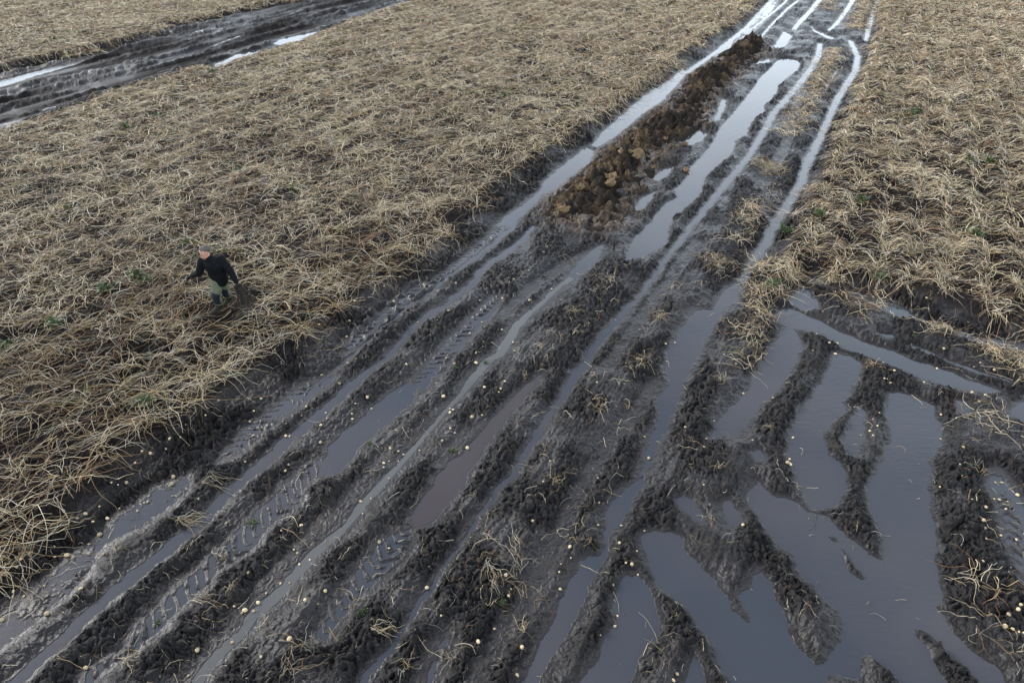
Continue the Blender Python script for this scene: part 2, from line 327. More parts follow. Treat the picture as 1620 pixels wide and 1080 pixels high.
def survey(X, Y):
    """height, wetness, field share and soil tint of the ground at flat arrays X, Y"""
    S, T = X * DX + Y * DY, X * DY - Y * DX                 # along and across the track
    wx = X + 0.05 * gnoise(X * 3.1, Y * 3.1, 1) + 0.022 * gnoise(X * 9, Y * 9, 2) + 0.012 * gnoise(X * 23, Y * 23, 31)
    wy = Y + 0.05 * gnoise(X * 3.1, Y * 3.1, 3) + 0.022 * gnoise(X * 9, Y * 9, 4) + 0.012 * gnoise(X * 23, Y * 23, 32)
    D = np.full(X.shape, 1.2)
    E = np.full(X.shape, 4.0)
    DEP = np.zeros(X.shape)
    for poly, L, dep in WATER:
        d = pdist(wx, wy, poly)
        E = np.minimum(E, d / L)
        m = d < D
        DEP = np.where(m, dep, DEP)
        D = np.where(m, d, D)
    ISL = np.full(X.shape, 1.2)
    for p in ISLANDS:
        ISL = np.minimum(ISL, pdist(wx, wy, p))
    D = np.maximum(D, -ISL)
    E = np.maximum(E, np.clip(-ISL / 0.15, -9, 1.2))
    FL = np.full(X.shape, 1.2)
    for p in FLOORS:
        FL = np.minimum(FL, pdist(wx, wy, p))
    SH = np.full(X.shape, 1.2)
    for p in SHALLOW:
        SH = np.minimum(SH, pdist(wx, wy, p))
    LG = np.full(X.shape, 1.2)
    for p, _ in LUGS:
        LG = np.minimum(LG, pdist(wx, wy, p))
    FD = np.full(X.shape, 2.0)
    for p in (LEFT_FIELD, FAR_FIELD, RIGHT_FIELD):
        FD = np.minimum(FD, pdist(wx, wy, ground(p, 0.13), 2.0))
    field = sstep(0.15, -0.25, FD)

    Ef = np.minimum(E, np.maximum(FL, 0) / 0.3 + 0.16 + 0.05 * gnoise(X * 5, Y * 5, 5))
    Ef = np.minimum(Ef, np.maximum(SH, 0) / 0.35 + 0.02)
    low = gnoise(X * 0.55, Y * 0.55, 6)
    amp = 0.085 + 0.035 * low + 0.03 * gnoise(S * 0.5, T * 2.2, 7)
    rise = sstep(0.02, 1.15, Ef)
    rise = rise + 0.25 * sstep(1.0, 3.0, Ef)
    h = 0.005 + amp * rise
    # clods and crumbs
    rough = sstep(0.05, 0.45, Ef)
    patch = 0.34 + 0.90 * sstep(-0.40, 0.22, gnoise(X * 0.9, Y * 0.9, 8) + 0.5 * gnoise(S * 0.6, T * 2.5, 35))
    bx, by = X + 0.06 * gnoise(X * 7, Y * 7, 9), Y + 0.06 * gnoise(X * 7, Y * 7, 10)
    cl = 0.030 * (billow(bx * 4.2, by * 4.2, 11) - 0.28) + 0.036 * (billow(bx * 9.5, by * 9.5, 12) - 0.28) + 0.034 * (billow(bx * 17, by * 17, 13) - 0.28) + 0.020 * gnoise(bx * 13, by * 13, 34)
    cl = cl * 1.45 + 0.034 * (billow(bx * 32, by * 32, 14) - 0.28)
    cl += 0.16 * np.maximum(gnoise(bx * 2.7, by * 2.7, 55) - 0.38, 0) + 0.13 * np.maximum(gnoise(bx * 5.5, by * 5.5, 56) - 0.40, 0)
    # squeezed-up creases running along the wheel tracks
    st_ = 0.016 * (billow(S * 0.7 + 0.2 * gnoise(X * 2, Y * 2, 37), T * 15, 38) - 0.28)
    cr = st_ + 0.034 * (billow(S * 1.6 + 0.3 * gnoise(X * 2, Y * 2, 15), T * 7.5, 16) - 0.28)
    edge_bank = sstep(1.2, 0.2, FD) * (1 - field)
    h += (cl * rough * patch * (1 + 0.6 * edge_bank) + cr * sstep(0.2, 0.8, Ef) * (1 - field)) * (1 - 0.45 * field)
    h += edge_bank * 0.03 * sstep(0.5, 1.5, Ef)
    h += 0.012 * (billow(bx * 15, by * 15, 17) - 0.28) * sstep(0.0, 0.15, Ef) + 0.010 * gnoise(X * 3, Y * 3, 18) * sstep(0.05, 0.4, Ef)
    # tyre lugs: chevron bars across the wheel path
    lug = sstep(0.02, -0.10, LG)
    ph = (S + 0.55 * np.abs(((T / 0.62) % 1.0) - 0.5) * 0.62 * 1.3 + 0.05 * gnoise(X * 3, Y * 3, 19)) / 0.17
    bar = sstep(-0.2, 0.5, np.sin(ph * 2 * math.pi))
    lm = lug * sstep(0.0, 0.35, Ef) * (0.6 + 0.4 * gnoise(X * 1.3, Y * 1.3, 20))
    h += lm * 0.05 * (bar - 0.5)
    # pits and footprints
    for px_, py_ in PITS:
        dd = np.hypot((X - px_) * 1.0, (Y - py_) * 0.8) / 0.16
        h += -0.11 * np.exp(-dd ** 2 * 1.3) + 0.05 * np.exp(-(dd - 1.4) ** 2 * 4)
    # the fields: planting ridges 0.75 m apart
    a = math.radians(31)
    tl = X * math.cos(a) - Y * math.sin(a)
    tt = np.where(X > Y * 0.30, T, tl)
    ridge = 0.5 + 0.5 * np.cos((tt + 0.06 * gnoise(X * 0.9, Y * 0.9, 21)) / 0.75 * 2 * math.pi)
    h += field * (0.10 + np.where(X > Y * 0.30, 0.10, 0.065) * ridge)
    ftr = (X < Y * 0.05 - 3) * (1 - field) * (FD > 0)
    h *= 1 - 0.5 * ftr * (Y > 20)
    h += ftr * (Y > 20) * sstep(0.1, 0.8, Ef) * (0.20 * gnoise(S * 0.13, T * 1.1, 28) + 0.13 * gnoise(S * 0.3, T * 2.6, 33) + 0.10 * (billow(S * 0.9, T * 2.6, 36) - 0.3) + 0.10 * (billow(X * 3.0, Y * 1.6, 39) - 0.3))
    h = np.maximum(h, 0.004)
    hp = pdist(wx, wy, HEAP_G, 1.2)
    tint2 = sstep(0.5, -0.2, hp)
    h += tint2 * sstep(0.1, 0.6, Ef) * 0.20 * billow(bx * 1.9, by * 1.9, 54)
    # shallow sheets: a hair under the water with lumps standing out
    shin = sstep(0.0, -0.10, SH)
    hs_ = -0.012 + 0.024 * sstep(0.0, 0.6, gnoise(X * 2.6, Y * 2.6, 22) + 0.5 * gnoise(X * 7, Y * 7, 23) + 0.5 * gnoise(X * 17, Y * 17, 30)) \
        + 0.05 * np.maximum(gnoise(S * 1.3, T * 3.0, 24) - 0.12, 0) * (0.4 + billow(bx * 9, by * 9, 12) * 2) + lug * 0.040 * (bar - 0.60)
    h = h + (hs_ - h) * shin * sstep(-0.02, 0.1, D)
    # standing water
    inside = sstep(0.0, -0.22, D)
    hw = -0.004 - DEP * inside
    h = np.where(D < 0, np.minimum(hw, 0.003 + D * 0.22), h)
    wet = np.clip(1 - sstep(0.02, 0.40, Ef + 0.16 * gnoise(X * 4, Y * 4, 25) + 0.10 * gnoise(X * 11, Y * 11, 29)), 0, 1) * (1 - field)
    wet = np.maximum(wet, 0.75 * sstep(0.95, 0.40, patch) * (1 - field) * sstep(-0.3, 0.3, gnoise(X * 1.6, Y * 1.6, 57) + 0.2))
    wet = np.maximum(wet, shin * 0.9)
    wet = np.maximum(wet, 0.55 * lm)
    tint = 0.5 + 0.5 * gnoise(X * 0.35, Y * 0.35, 26) + 0.25 * gnoise(X * 2, Y * 2, 27)
    matte = np.maximum(field, np.clip(0.55 + 1.1 * gnoise(S * 0.12, T * 1.4, 40), 0.15, 1.0) * ftr * (Y > 20))
    matte = np.maximum(matte, 0.35 * edge_bank * (Ef > 0.3))
    return h, wet, matte, tint, tint2, FD, D


H, WET, FIELD, TINT, CLAY, FDIST, WDIST = survey(GX, GY)
HG = H.reshape(NR, NC)


def hgt(x, y):
    x, y = np.asarray(x, float), np.asarray(y, float)
    r = (np.arctan2(y, CAM_H) - TH0) / (TH1 - TH0) * (NR - 1)
    c = (x / (y * cP + CAM_H * sP) / KX + 1) * 0.5 * (NC - 1)
    r, c = np.clip(r, 0, NR - 1.001), np.clip(c, 0, NC - 1.001)
    r0, c0 = r.astype(int), c.astype(int)
    fr, fc = r - r0, c - c0
    return (HG[r0, c0] * (1 - fr) + HG[r0 + 1, c0] * fr) * (1 - fc) + (HG[r0, c0 + 1] * (1 - fr) + HG[r0 + 1, c0 + 1] * fr) * fc


def surf(x, y):
    """what an object rests on: mud or water"""
    return np.maximum(hgt(x, y), 0.0)


def mesh(name, verts, quads=None, tris=None, mats=(), smooth=True, attrs=None, colors=None):
    me = bpy.data.meshes.new(name)
    verts = np.asarray(verts, np.float32)
    parts = []
    if quads is not None and len(quads):
        parts.append((np.asarray(quads, np.int32), 4))
    if tris is not None and len(tris):
        parts.append((np.asarray(tris, np.int32), 3))
    nl = sum(p.size for p, _ in parts)
    nf = sum(len(p) for p, _ in parts)
    me.vertices.add(len(verts))
    me.vertices.foreach_set('co', verts.ravel())
    me.loops.add(nl)
    me.loops.foreach_set('vertex_index', np.concatenate([p.ravel() for p, _ in parts]))
    me.polygons.add(nf)
    starts, o = [], 0
    for p, k in parts:
        starts.append(o + np.arange(len(p)) * k)
        o += p.size
    me.polygons.foreach_set('loop_start', np.concatenate(starts).astype(np.int32))
    for m in mats:
        me.materials.append(m)
    me.update(calc_edges=True)
    me.polygons.foreach_set('use_smooth', np.full(nf, smooth))
    for k, v in (attrs or {}).items():
        at = me.attributes.new(k, 'FLOAT', 'POINT')
        at.data.foreach_set('value', np.asarray(v, np.float32))
    if colors is not None:
        at = me.attributes.new('col', 'FLOAT_COLOR', 'POINT')
        c4 = np.ones((len(verts), 4), np.float32)
        c4[:, :3] = colors
        at.data.foreach_set('color', c4.ravel())
    return me


def link(name, me, label=None, cat=None, group=None, kind=None, parent=None, loc=None):
    o = bpy.data.objects.new(name, me)
    C.objects.link(o)
    if loc is not None:
        o.location = loc
    if parent:
        o.parent = parent
    for k, v in (('label', label), ('category', cat), ('group', group), ('kind', kind)):
        if v:
            o[k] = v
    return o


# ------------------------------------------------------------------ materials
def mat(name):
    m = bpy.data.materials.new(name)
    m.use_nodes = True
    n = m.node_tree.nodes
    return m, n, m.node_tree.links, n['Principled BSDF']


def simple(name, col, rough=0.7, spec=0.4, bump=0.0, scale=40, var=0.25):
    m, n, l, b = mat(name)
    tc = n.new('ShaderNodeTexCoord')
    nz = n.new('ShaderNodeTexNoise')
    nz.inputs['Scale'].default_value = scale
    nz.inputs['Detail'].default_value = 4
    l.new(tc.outputs['Object'], nz.inputs['Vector'])
    mx = n.new('ShaderNodeMix')
    mx.data_type = 'RGBA'
    mx.inputs[6].default_value = (*[c * (1 - var) for c in col], 1)
    mx.inputs[7].default_value = (*[min(1, c * (1 + var)) for c in col], 1)
    l.new(nz.outputs['Fac'], mx.inputs[0])
    l.new(mx.outputs[2], b.inputs['Base Color'])
    b.inputs['Roughness'].default_value = rough
    b.inputs['Specular IOR Level'].default_value = spec
    if bump:
        bp = n.new('ShaderNodeBump')
        bp.inputs['Strength'].default_value = bump
        bp.inputs['Distance'].default_value = 0.01
        l.new(nz.outputs['Fac'], bp.inputs['Height'])
        l.new(bp.outputs[0], b.inputs['Normal'])
    return m


def make_mud(name, dark, pale, clay, clay_attr=True):
    m, n, l, b = mat(name)
    geo = n.new('ShaderNodeNewGeometry')
    def attr(k):
        a = n.new('ShaderNodeAttribute')
        a.attribute_name = k
        return a.outputs['Fac']
    def noise(sc, det=5, rg=0.6):
        t = n.new('ShaderNodeTexNoise')
        t.inputs['Scale'].default_value = sc
        t.inputs['Detail'].default_value = det
        t.inputs['Roughness'].default_value = rg
        l.new(geo.outputs['Position'], t.inputs['Vector'])
        return t.outputs['Fac']
    def mix(f, a, c):
        x = n.new('ShaderNodeMix')
        x.data_type = 'RGBA'
        for s, v in ((x.inputs[0], f), (x.inputs[6], a), (x.inputs[7], c)):
            if isinstance(v, tuple):
                s.default_value = (*v, 1)
            elif isinstance(v, float):
                s.default_value = v
            else:
                l.new(v, s)
        return x.outputs[2]
    def rng_(v, a, c, d, e):
        r = n.new('ShaderNodeMapRange')
        r.inputs[1].default_value, r.inputs[2].default_value, r.inputs[3].default_value, r.inputs[4].default_value = a, c, d, e
        l.new(v, r.inputs[0])
        return r.outputs[0]
    n1, n2, n3 = noise(3.0), noise(14.0), noise(60.0, 3)
    c0 = mix(rng_(n2, 0.35, 0.7, 0.0, 1.0), dark, tuple(x * 1.7 for x in dark))
    c1 = mix(rng_(n1, 0.4, 0.65, 0.0, 1.0), pale, tuple(x * y for x, y in zip(pale, (0.72, 0.68, 0.66))))
    c = mix(rng_(attr('wet'), 0.0, 1.0, 0.0, 1.0), c0, c1)
    if clay is not None:
        cc = mix(rng_(n2, 0.42, 0.62, 0.0, 1.0), (0.045, 0.029, 0.018), clay)
        cm = n.new('ShaderNodeMath')
        cm.operation = 'MULTIPLY'
        l.new(attr('clay'), cm.inputs[0])
        l.new(rng_(n1, 0.36, 0.58, 0.15, 1.0), cm.inputs[1])
        c = mix(cm.outputs[0], c, cc)
    l.new(c, b.inputs['Base Color'])
    rr = n.new('ShaderNodeMath')
    rr.operation = 'MULTIPLY_ADD'
    l.new(attr('wet'), rr.inputs[0])
    rr.inputs[1].default_value = -0.17
    l.new(rng_(n2, 0.3, 0.7, 0.36, 0.62), rr.inputs[2])
    r2 = n.new('ShaderNodeMath')
    r2.operation = 'MULTIPLY_ADD'
    r2.use_clamp = True
    l.new(attr('matte'), r2.inputs[0])
    r2.inputs[1].default_value = 0.35
    l.new(rr.outputs[0], r2.inputs[2])
    l.new(r2.outputs[0], b.inputs['Roughness'])
    sm_ = n.new('ShaderNodeMath')
    sm_.operation = 'MULTIPLY'
    l.new(rng_(attr('wet'), 0.0, 1.0, 0.30, 0.36), sm_.inputs[0])
    l.new(rng_(attr('matte'), 0.0, 1.0, 1.0, 0.22), sm_.inputs[1])
    l.new(sm_.outputs[0], b.inputs['Specular IOR Level'])
    ad = n.new('ShaderNodeMath')
    ad.operation = 'MULTIPLY_ADD'
    l.new(n3, ad.inputs[0])
    ad.inputs[1].default_value = 0.45
    l.new(n2, ad.inputs[2])
    st = rng_(attr('wet'), 0.0, 1.0, 1.0, 0.35)
    bp = n.new('ShaderNodeBump')
    bp.inputs['Distance'].default_value = 0.030
    l.new(st, bp.inputs['Strength'])
    l.new(ad.outputs[0], bp.inputs['Height'])
    l.new(bp.outputs[0], b.inputs['Normal'])
    return m


M_MUD = make_mud('wet_mud', (0.0105, 0.0082, 0.0073), (0.028, 0.0232, 0.0214), (0.14, 0.085, 0.040))
M_HEAP = make_mud('dug_soil', (0.017, 0.0125, 0.0095), (0.05, 0.045, 0.043), (0.165, 0.112, 0.060))

# water: murky, glossy, faintly rippled
M_WATER, n, l, b = mat('muddy_water')
geo = n.new('ShaderNodeNewGeometry')
nz = n.new('ShaderNodeTexNoise')
nz.inputs['Scale'].default_value = 0.33
nz.inputs['Detail'].default_value = 3
l.new(geo.outputs['Position'], nz.inputs['Vector'])
rp = n.new('ShaderNodeValToRGB')
rp.color_ramp.elements[0].position, rp.color_ramp.elements[0].color = 0.40, (0.048, 0.052, 0.061, 1)
rp.color_ramp.elements[1].position, rp.color_ramp.elements[1].color = 0.66, (0.068, 0.064, 0.069, 1)
l.new(nz.outputs['Fac'], rp.inputs[0])
l.new(rp.outputs[0], b.inputs['Base Color'])
b.inputs['Roughness'].default_value = 0.04
b.inputs['IOR'].default_value = 1.33
mp = n.new('ShaderNodeMapping')
mp.inputs['Rotation'].default_value = (0, 0, 0.3)
mp.inputs['Scale'].default_value = (5, 16, 1)
l.new(geo.outputs['Position'], mp.inputs['Vector'])
wv = n.new('ShaderNodeTexNoise')
wv.inputs['Scale'].default_value = 1.0
wv.inputs['Detail'].default_value = 2
l.new(mp.outputs[0], wv.inputs['Vector'])
bp = n.new('ShaderNodeBump')
bp.inputs['Strength'].default_value = 0.12
bp.inputs['Distance'].default_value = 0.02
l.new(wv.outputs['Fac'], bp.inputs['Height'])
l.new(bp.outputs[0], b.inputs['Normal'])

M_STRAW, n, l, b = mat('dead_haulm')
at = n.new('ShaderNodeAttribute')
at.attribute_name = 'col'
l.new(at.outputs['Color'], b.inputs['Base Color'])
b.inputs['Roughness'].default_value = 0.6
b.inputs['Specular IOR Level'].default_value = 0.3

M_POTATO = simple('potato_skin', (0.56, 0.43, 0.25), 0.6, 0.4, 0.4, 1.6, 0.45)
n, l = M_POTATO.node_tree.nodes, M_POTATO.node_tree.links
oi = n.new('ShaderNodeObjectInfo')
vr = n.new('ShaderNodeHueSaturation')
mr = n.new('ShaderNodeMapRange')
mr.inputs[3].default_value, mr.inputs[4].default_value = 0.65, 1.35
l.new(oi.outputs['Random'], mr.inputs[0])
l.new(mr.outputs[0], vr.inputs['Value'])
b_ = n['Principled BSDF']
l.new(b_.inputs['Base Color'].links[0].from_socket, vr.inputs['Color'])
l.new(vr.outputs[0], b_.inputs['Base Color'])
M_LEAF = simple('weed_leaf', (0.055, 0.085, 0.020), 0.55, 0.4, 0, 30, 0.35)
M_CLOD = simple('yellow_clay', (0.20, 0.135, 0.072), 0.85, 0.25, 1.0, 14, 0.5)

# ------------------------------------------------------------------ ground sheet + skirt to the horizon
idx = np.arange(NR * NC).reshape(NR, NC)
quads = np.stack([idx[:-1, :-1], idx[:-1, 1:], idx[1:, 1:], idx[1:, :-1]], -1).reshape(-1, 4)
V = np.stack([GX, GY, H], 1)
ring = np.concatenate([idx[0, :], idx[1:, -1], idx[-1, -2::-1], idx[-2:0:-1, 0]])
rv = V[ring].copy()
ctr = np.array([0.0, 25.0])
dv = rv[:, :2] - ctr
far = ctr + dv / np.linalg.norm(dv, axis=1)[:, None] * 2500.0
SK = np.stack([far[:, 0], far[:, 1], np.full(len(far), 0.12)], 1)
base = len(V)
j = np.arange(len(ring))
jn = (j + 1) % len(ring)
sq = np.stack([ring[jn], ring[j], base + j, base + jn], 1)
z0 = np.zeros(len(SK))
link('ground', mesh('ground', np.concatenate([V, SK]), np.concatenate([quads, sq]), mats=[M_MUD],
                    attrs={'wet': np.concatenate([WET, z0]), 'clay': np.concatenate([CLAY, z0]), 'matte': np.concatenate([FIELD, z0 + 1])}),
     'dark wet mud of the rutted field track', None, None, 'structure')
WV = np.array([(-90, -2, 0), (90, -2, 0), (90, 75, 0), (-90, 75, 0)], float)
link('water', mesh('water', WV, [[0, 1, 2, 3]], mats=[M_WATER], smooth=False), 'murky rainwater standing in the ruts', None, None, 'structure')

def silty(name_col, poly_i, z, label):
    m_ = M_WATER.copy()
    m_.name = 'silty_water'
    e_ = [x for x in m_.node_tree.nodes if x.type == 'VALTORGB'][0].color_ramp.elements
    e_[0].color = (*name_col, 1)
    e_[1].color = (*[c * 1.25 for c in name_col], 1)
    p_ = WATER[poly_i][0]
    me = bpy.data.meshes.new('water')
    me.from_pydata([(x, y, z) for x, y in p_], [], [list(range(len(p_)))])
    me.materials.append(m_)
    link('water', me, label, None, None, 'structure')


for i_, (poly_, L_, d_) in enumerate(WATER):
    if L_ == 0.5:
        silty((0.100, 0.098, 0.092), i_, 0.0025, 'beige silty water in the middle rut')
    elif L_ == 0.33:
        silty((0.060, 0.051, 0.050), i_, 0.0025, 'brown water in the middle pool')

# ------------------------------------------------------------------ spoil heap beside the trench
L0, L1 = HEAP_G @ np.array([DX, DY]), HEAP_G @ np.array([DY, -DX])
sp = 0.045
s_, t_ = np.arange(L0.min() - 0.3, L0.max() + 0.3, sp), np.arange(L1.min() - 0.3, L1.max() + 0.3, sp)
SS, TT = np.meshgrid(s_, t_, indexing='ij')
hx, hy = (SS * DX + TT * DY).ravel(), (SS * DY - TT * DX).ravel()
wx = hx + 0.10 * gnoise(hx * 2.2, hy * 2.2, 41)
wy = hy + 0.10 * gnoise(hx * 2.2, hy * 2.2, 42)
hd = -pdist(wx, wy, HEAP_G, 1.5)
lump = 0.62 + 0.50 * gnoise(SS.ravel() * 0.36, TT.ravel() * 0.5, 43) + 0.28 * gnoise(hx * 1.1, hy * 1.1, 44)
bxx, byy = hx + 0.1 * gnoise(hx * 4, hy * 4, 45), hy + 0.1 * gnoise(hx * 4, hy * 4, 46)
cut = sstep(0.55, 0.05, billow(SS.ravel() * 0.27 + 0.3, TT.ravel() * 0.35, 53))
hh = (0.95 - 0.28 * cut) * lump * (1 - np.exp(-np.maximum(hd, 0) / 0.75))
hh += (0.34 * (billow(bxx * 1.8, byy * 1.8, 47) - 0.25) + 0.28 * (billow(bxx * 3.6, byy * 3.6, 48) - 0.25) + 0.10 * (billow(bxx * 9, byy * 9, 49) - 0.25)) * sstep(0.0, 0.5, hd)
hz = surf(hx, hy) * sstep(0.3, 0.0, hd) + np.maximum(hh, -0.02) + np.where(hd < 0, -0.08 + hd * 0.4, -0.02)
hz += 0.02 * gnoise(hx * 20, hy * 20, 50)
hid = np.arange(SS.size).reshape(SS.shape)
hq = np.stack([hid[:-1, :-1], hid[1:, :-1], hid[1:, 1:], hid[:-1, 1:]], -1).reshape(-1, 4)
keep = (hd[hq] > -0.12).any(1)
hq = hq[keep]
used, inv = np.unique(hq.ravel(), return_inverse=True)
hclay = sstep(-0.10, 0.40, 0.25 * (TT.ravel() < np.median(L1)) + gnoise(hx * 0.9, hy * 0.9, 51) + 0.4 * gnoise(hx * 3, hy * 3, 52)) * sstep(0.0, 0.3, hd)
org = np.array([hx.mean(), hy.mean(), 0.0])
HV = np.stack([hx, hy, hz], 1)
link('soil_heap', mesh('soil_heap', HV[used] - org, inv.reshape(-1, 4), mats=[M_HEAP],
                       attrs={'wet': np.zeros(len(used)), 'clay': hclay[used], 'matte': np.full(len(used), 0.85)}),
     'long brown heap of dug soil beside the water filled trench', 'soil heap', loc=org)
# height lookup on the heap
def heap_z(x, y):
    i = np.argmin((hx - x) ** 2 + (hy - y) ** 2)
    return hz[i]


# ------------------------------------------------------------------ dead potato haulm
PALETTE = np.array([(0.56, 0.47, 0.325), (0.46, 0.365, 0.225), (0.33, 0.225, 0.115), (0.19, 0.110, 0.052), (0.10, 0.060, 0.034), (0.45, 0.41, 0.33), (0.19, 0.17, 0.135), (0.22, 0.22, 0.085)])


def stems(bx, by, phi, length, npts, curl, lift, radius, col, prism, zbase=0.0, ztop=None, follow=True):
    """N bent stalks as tapering prisms or ribbons; returns verts, quads, colours"""
    N = len(bx)
    t = np.linspace(0, 1, npts)
    dphi = np.cumsum(rng.normal(0, 1, (N, npts)) * curl[:, None] / math.sqrt(npts), 1) + rng.normal(0, 1, (N, 1)) * curl[:, None] * t[None, :]
    ang = phi[:, None] + dphi
    step = (length / (npts - 1))[:, None]
    x = bx[:, None] + np.concatenate([np.zeros((N, 1)), np.cumsum(np.sin(ang[:, :-1]) * step, 1)], 1)
    y = by[:, None] + np.concatenate([np.zeros((N, 1)), np.cumsum(np.cos(ang[:, :-1]) * step, 1)], 1)
    calm = np.clip((np.hypot(x - FOOT[0], y - FOOT[1] + 0.28) - 0.22) / 0.5, 0.06, 1.0) if follow else 1.0
    z = (surf(x, y) if follow else 0.0) + zbase + calm * lift[:, None] * np.sin(math.pi * np.clip(t * rng.uniform(0.8, 1.25, (N, 1)), 0, 1)) + rng.normal(0, 0.006, (N, npts)) + radius[:, None]
    if ztop is not None:
        z = z + calm * ztop[:, None]
    P = np.stack([x, y, z], -1)
    tan = np.gradient(P, axis=1)
    tan /= np.linalg.norm(tan, axis=2, keepdims=True) + 1e-9
    side = np.stack([tan[..., 1], -tan[..., 0], rng.normal(0, 0.7, (N, npts))], -1)
    side /= np.linalg.norm(side, axis=2, keepdims=True) + 1e-9
    up = np.cross(side, tan)
    tap = (1 - 0.55 * t)[None, :, None] * radius[:, None, None]
    if prism:
        k = 3
        R = np.stack([P + tap * (math.cos(a) * side + math.sin(a) * up) for a in (math.pi / 2, math.pi * 7 / 6, math.pi * 11 / 6)], 2)
    else:
        k = 2
        R = np.stack([P + tap * side, P - tap * side], 2)
    verts = R.reshape(-1, 3)
    b0 = (np.arange(N) * npts * k)[:, None, None] + (np.arange(npts - 1) * k)[None, :, None]
    qs = []
    for e in range(3 if prism else 1):
        f = (e + 1) % k
        qs.append(np.concatenate([b0 + e, b0 + f, b0 + k + f, b0 + k + e], 2).reshape(-1, 4))
    cc = np.repeat(col, npts * k, 0)
    return verts, np.concatenate(qs), cc


FOOT = ground([(347, 490)], 0.24)[0]


def inside(x, y, poly):
    return pdist(x, y, poly, 0.5) < 0


class Mat:
    def __init__(s):
        s.v, s.q, s.c, s.n = [], [], [], 0

    def add(s, r):
        v, q, c = r
        s.v.append(v)
        s.q.append(q + s.n)
        s.c.append(c)
        s.n += len(v)

    def make(s, name, org=None):
        v = np.concatenate(s.v)
        if org is not None:
            v = v - np.asarray(org)
        return mesh(name, v, np.concatenate(s.q), mats=[M_STRAW], colors=np.concatenate(s.c), smooth=False)


def stalk_colors(x, y, N, warm=0.0):
    reg = gnoise(x * 0.45, y * 0.45, 61) + 0.5 * gnoise(x * 1.7, y * 1.7, 62) + warm
    u = np.clip(rng.random(N) * 1.0 + 0.22 * reg, 0, 0.999)
    pal = np.array([0, 0, 5, 1, 5, 1, 6, 2, 2, 3, 3, 4])
    c = PALETTE[pal[(u * len(pal)).astype(int)]]
    g = (gnoise(x * 0.6, y * 0.6, 63) > 0.35) & (rng.random(N) < 0.14)
    c = np.where(g[:, None], PALETTE[7], c)
    return c * rng.uniform(0.55, 1.35, (N, 1)) * np.array([1.24, 1.21, 1.15])


def plant_field(poly_px, heading, spacing=0.75, inrow=0.34):
    poly = ground(poly_px, 0.14)
    ux, uy = math.sin(heading), math.cos(heading)
    s = np.arange(-5, 95, inrow)
    t = np.arange(-110, 110, spacing)
    S_, T_ = np.meshgrid(s, t)
    S_, T_ = S_.ravel() + rng.normal(0, 0.10, S_.size), T_.ravel() + rng.normal(0, 0.10, S_.size)
    if poly_px is RIGHT_FIELD:
        S_, T_ = S_ + rng.normal(0, 0.12, S_.size), T_ + rng.normal(0, 0.07, S_.size)
    x, y = S_ * ux + T_ * uy, S_ * uy - T_ * ux
    u, v = image(x, y, 0.2)
    ok = (y > 1.5) & (y < 70) & (u > -380) & (u < 2000) & (v > -95) & (v < 1420)
    x, y = x[ok], y[ok]
    ins = pdist(x, y, poly, 0.5) < 0.10
    return x[ins], y[ins]


FOOT = ground([(347, 489)], 0.27)[0]

def grow(name, poly, heading, label):
    m = Mat()
    px_, py_ = plant_field(poly, heading)
    dist = np.hypot(np.hypot(px_, py_), CAM_H)
    gap = gnoise(px_ * 0.8, py_ * 0.8, 64)
    pol = ground(poly, 0.14)
    for lo, hi, cnt, npts, prism in ((0, 12, 19, 9, True), (12, 17, 22, 8, True), (17, 26, 26, 7, False), (26, 90, 27, 6, False)):
        sel = (dist >= lo) & (dist < hi)
        if not sel.any():
            continue
        k = rng.poisson(cnt * np.where(pdist(px_[sel], py_[sel], pol, 1.0) > -0.45, 1.15, np.clip(1.0 + 1.0 * gap[sel], 0.15, 1.9)))
        x, y, d = np.repeat(px_[sel], k), np.repeat(py_[sel], k), np.repeat(dist[sel], k)
        clear = np.hypot((x - FOOT[0] - 0.03) / 0.30, (y - FOOT[1] + 0.25) / 0.40) > 1
        x, y, d = x[clear], y[clear], d[clear]
        N = len(x)
        x = x + rng.normal(0, 0.06, N)
        y = y + rng.normal(0, 0.06, N)
        # stalks spread over the whole mat, a third lying along the rows
        phi = rng.uniform(0, 2 * math.pi, N)
        along = rng.random(N) < (0.27 if heading != HEAD else 0.10)
        phi = np.where(along, heading + math.pi * rng.integers(0, 2, N) + rng.normal(0.25, 0.45, N), phi)
        ln = (rng.gamma(4, 0.115, N) + 0.10) * (0.9 if poly is RIGHT_FIELD else 1.0)
        rad = np.maximum(rng.uniform(0.0024, 0.0054, N), 0.00021 * d * rng.uniform(0.8, 1.5, N))
        lift = rng.uniform(0.0, 0.085, N)
        top = rng.uniform(0.0, 0.085, N)
        m.add(stems(x, y, phi, ln, npts, rng.uniform(0.25, 1.0, N), lift, rad, stalk_colors(x, y, N), prism, 0.004, top))
        # thin broken side shoots and shrivelled leaf bits
        N2 = int(N * 0.55)
        i = rng.integers(0, N, N2)
        x2, y2 = x[i] + rng.normal(0, 0.20, N2), y[i] + rng.normal(0, 0.20, N2)
        o = inside(x2, y2, pol)
        x2, y2, d2 = x2[o], y2[o], d[i][o]
        N2 = len(x2)
        rad = np.maximum(rng.uniform(0.0018, 0.004, N2), 0.00018 * d2)
        m.add(stems(x2, y2, rng.uniform(0, 6.28, N2), rng.uniform(0.08, 0.32, N2), 4, rng.uniform(0.3, 1.2, N2), rng.uniform(0, 0.06, N2), rad,
                    stalk_colors(x2, y2, N2, 0.6), False, 0.01, rng.uniform(0, 0.10, N2)))
    link(name, m.make(name), label, None, None, 'stuff')


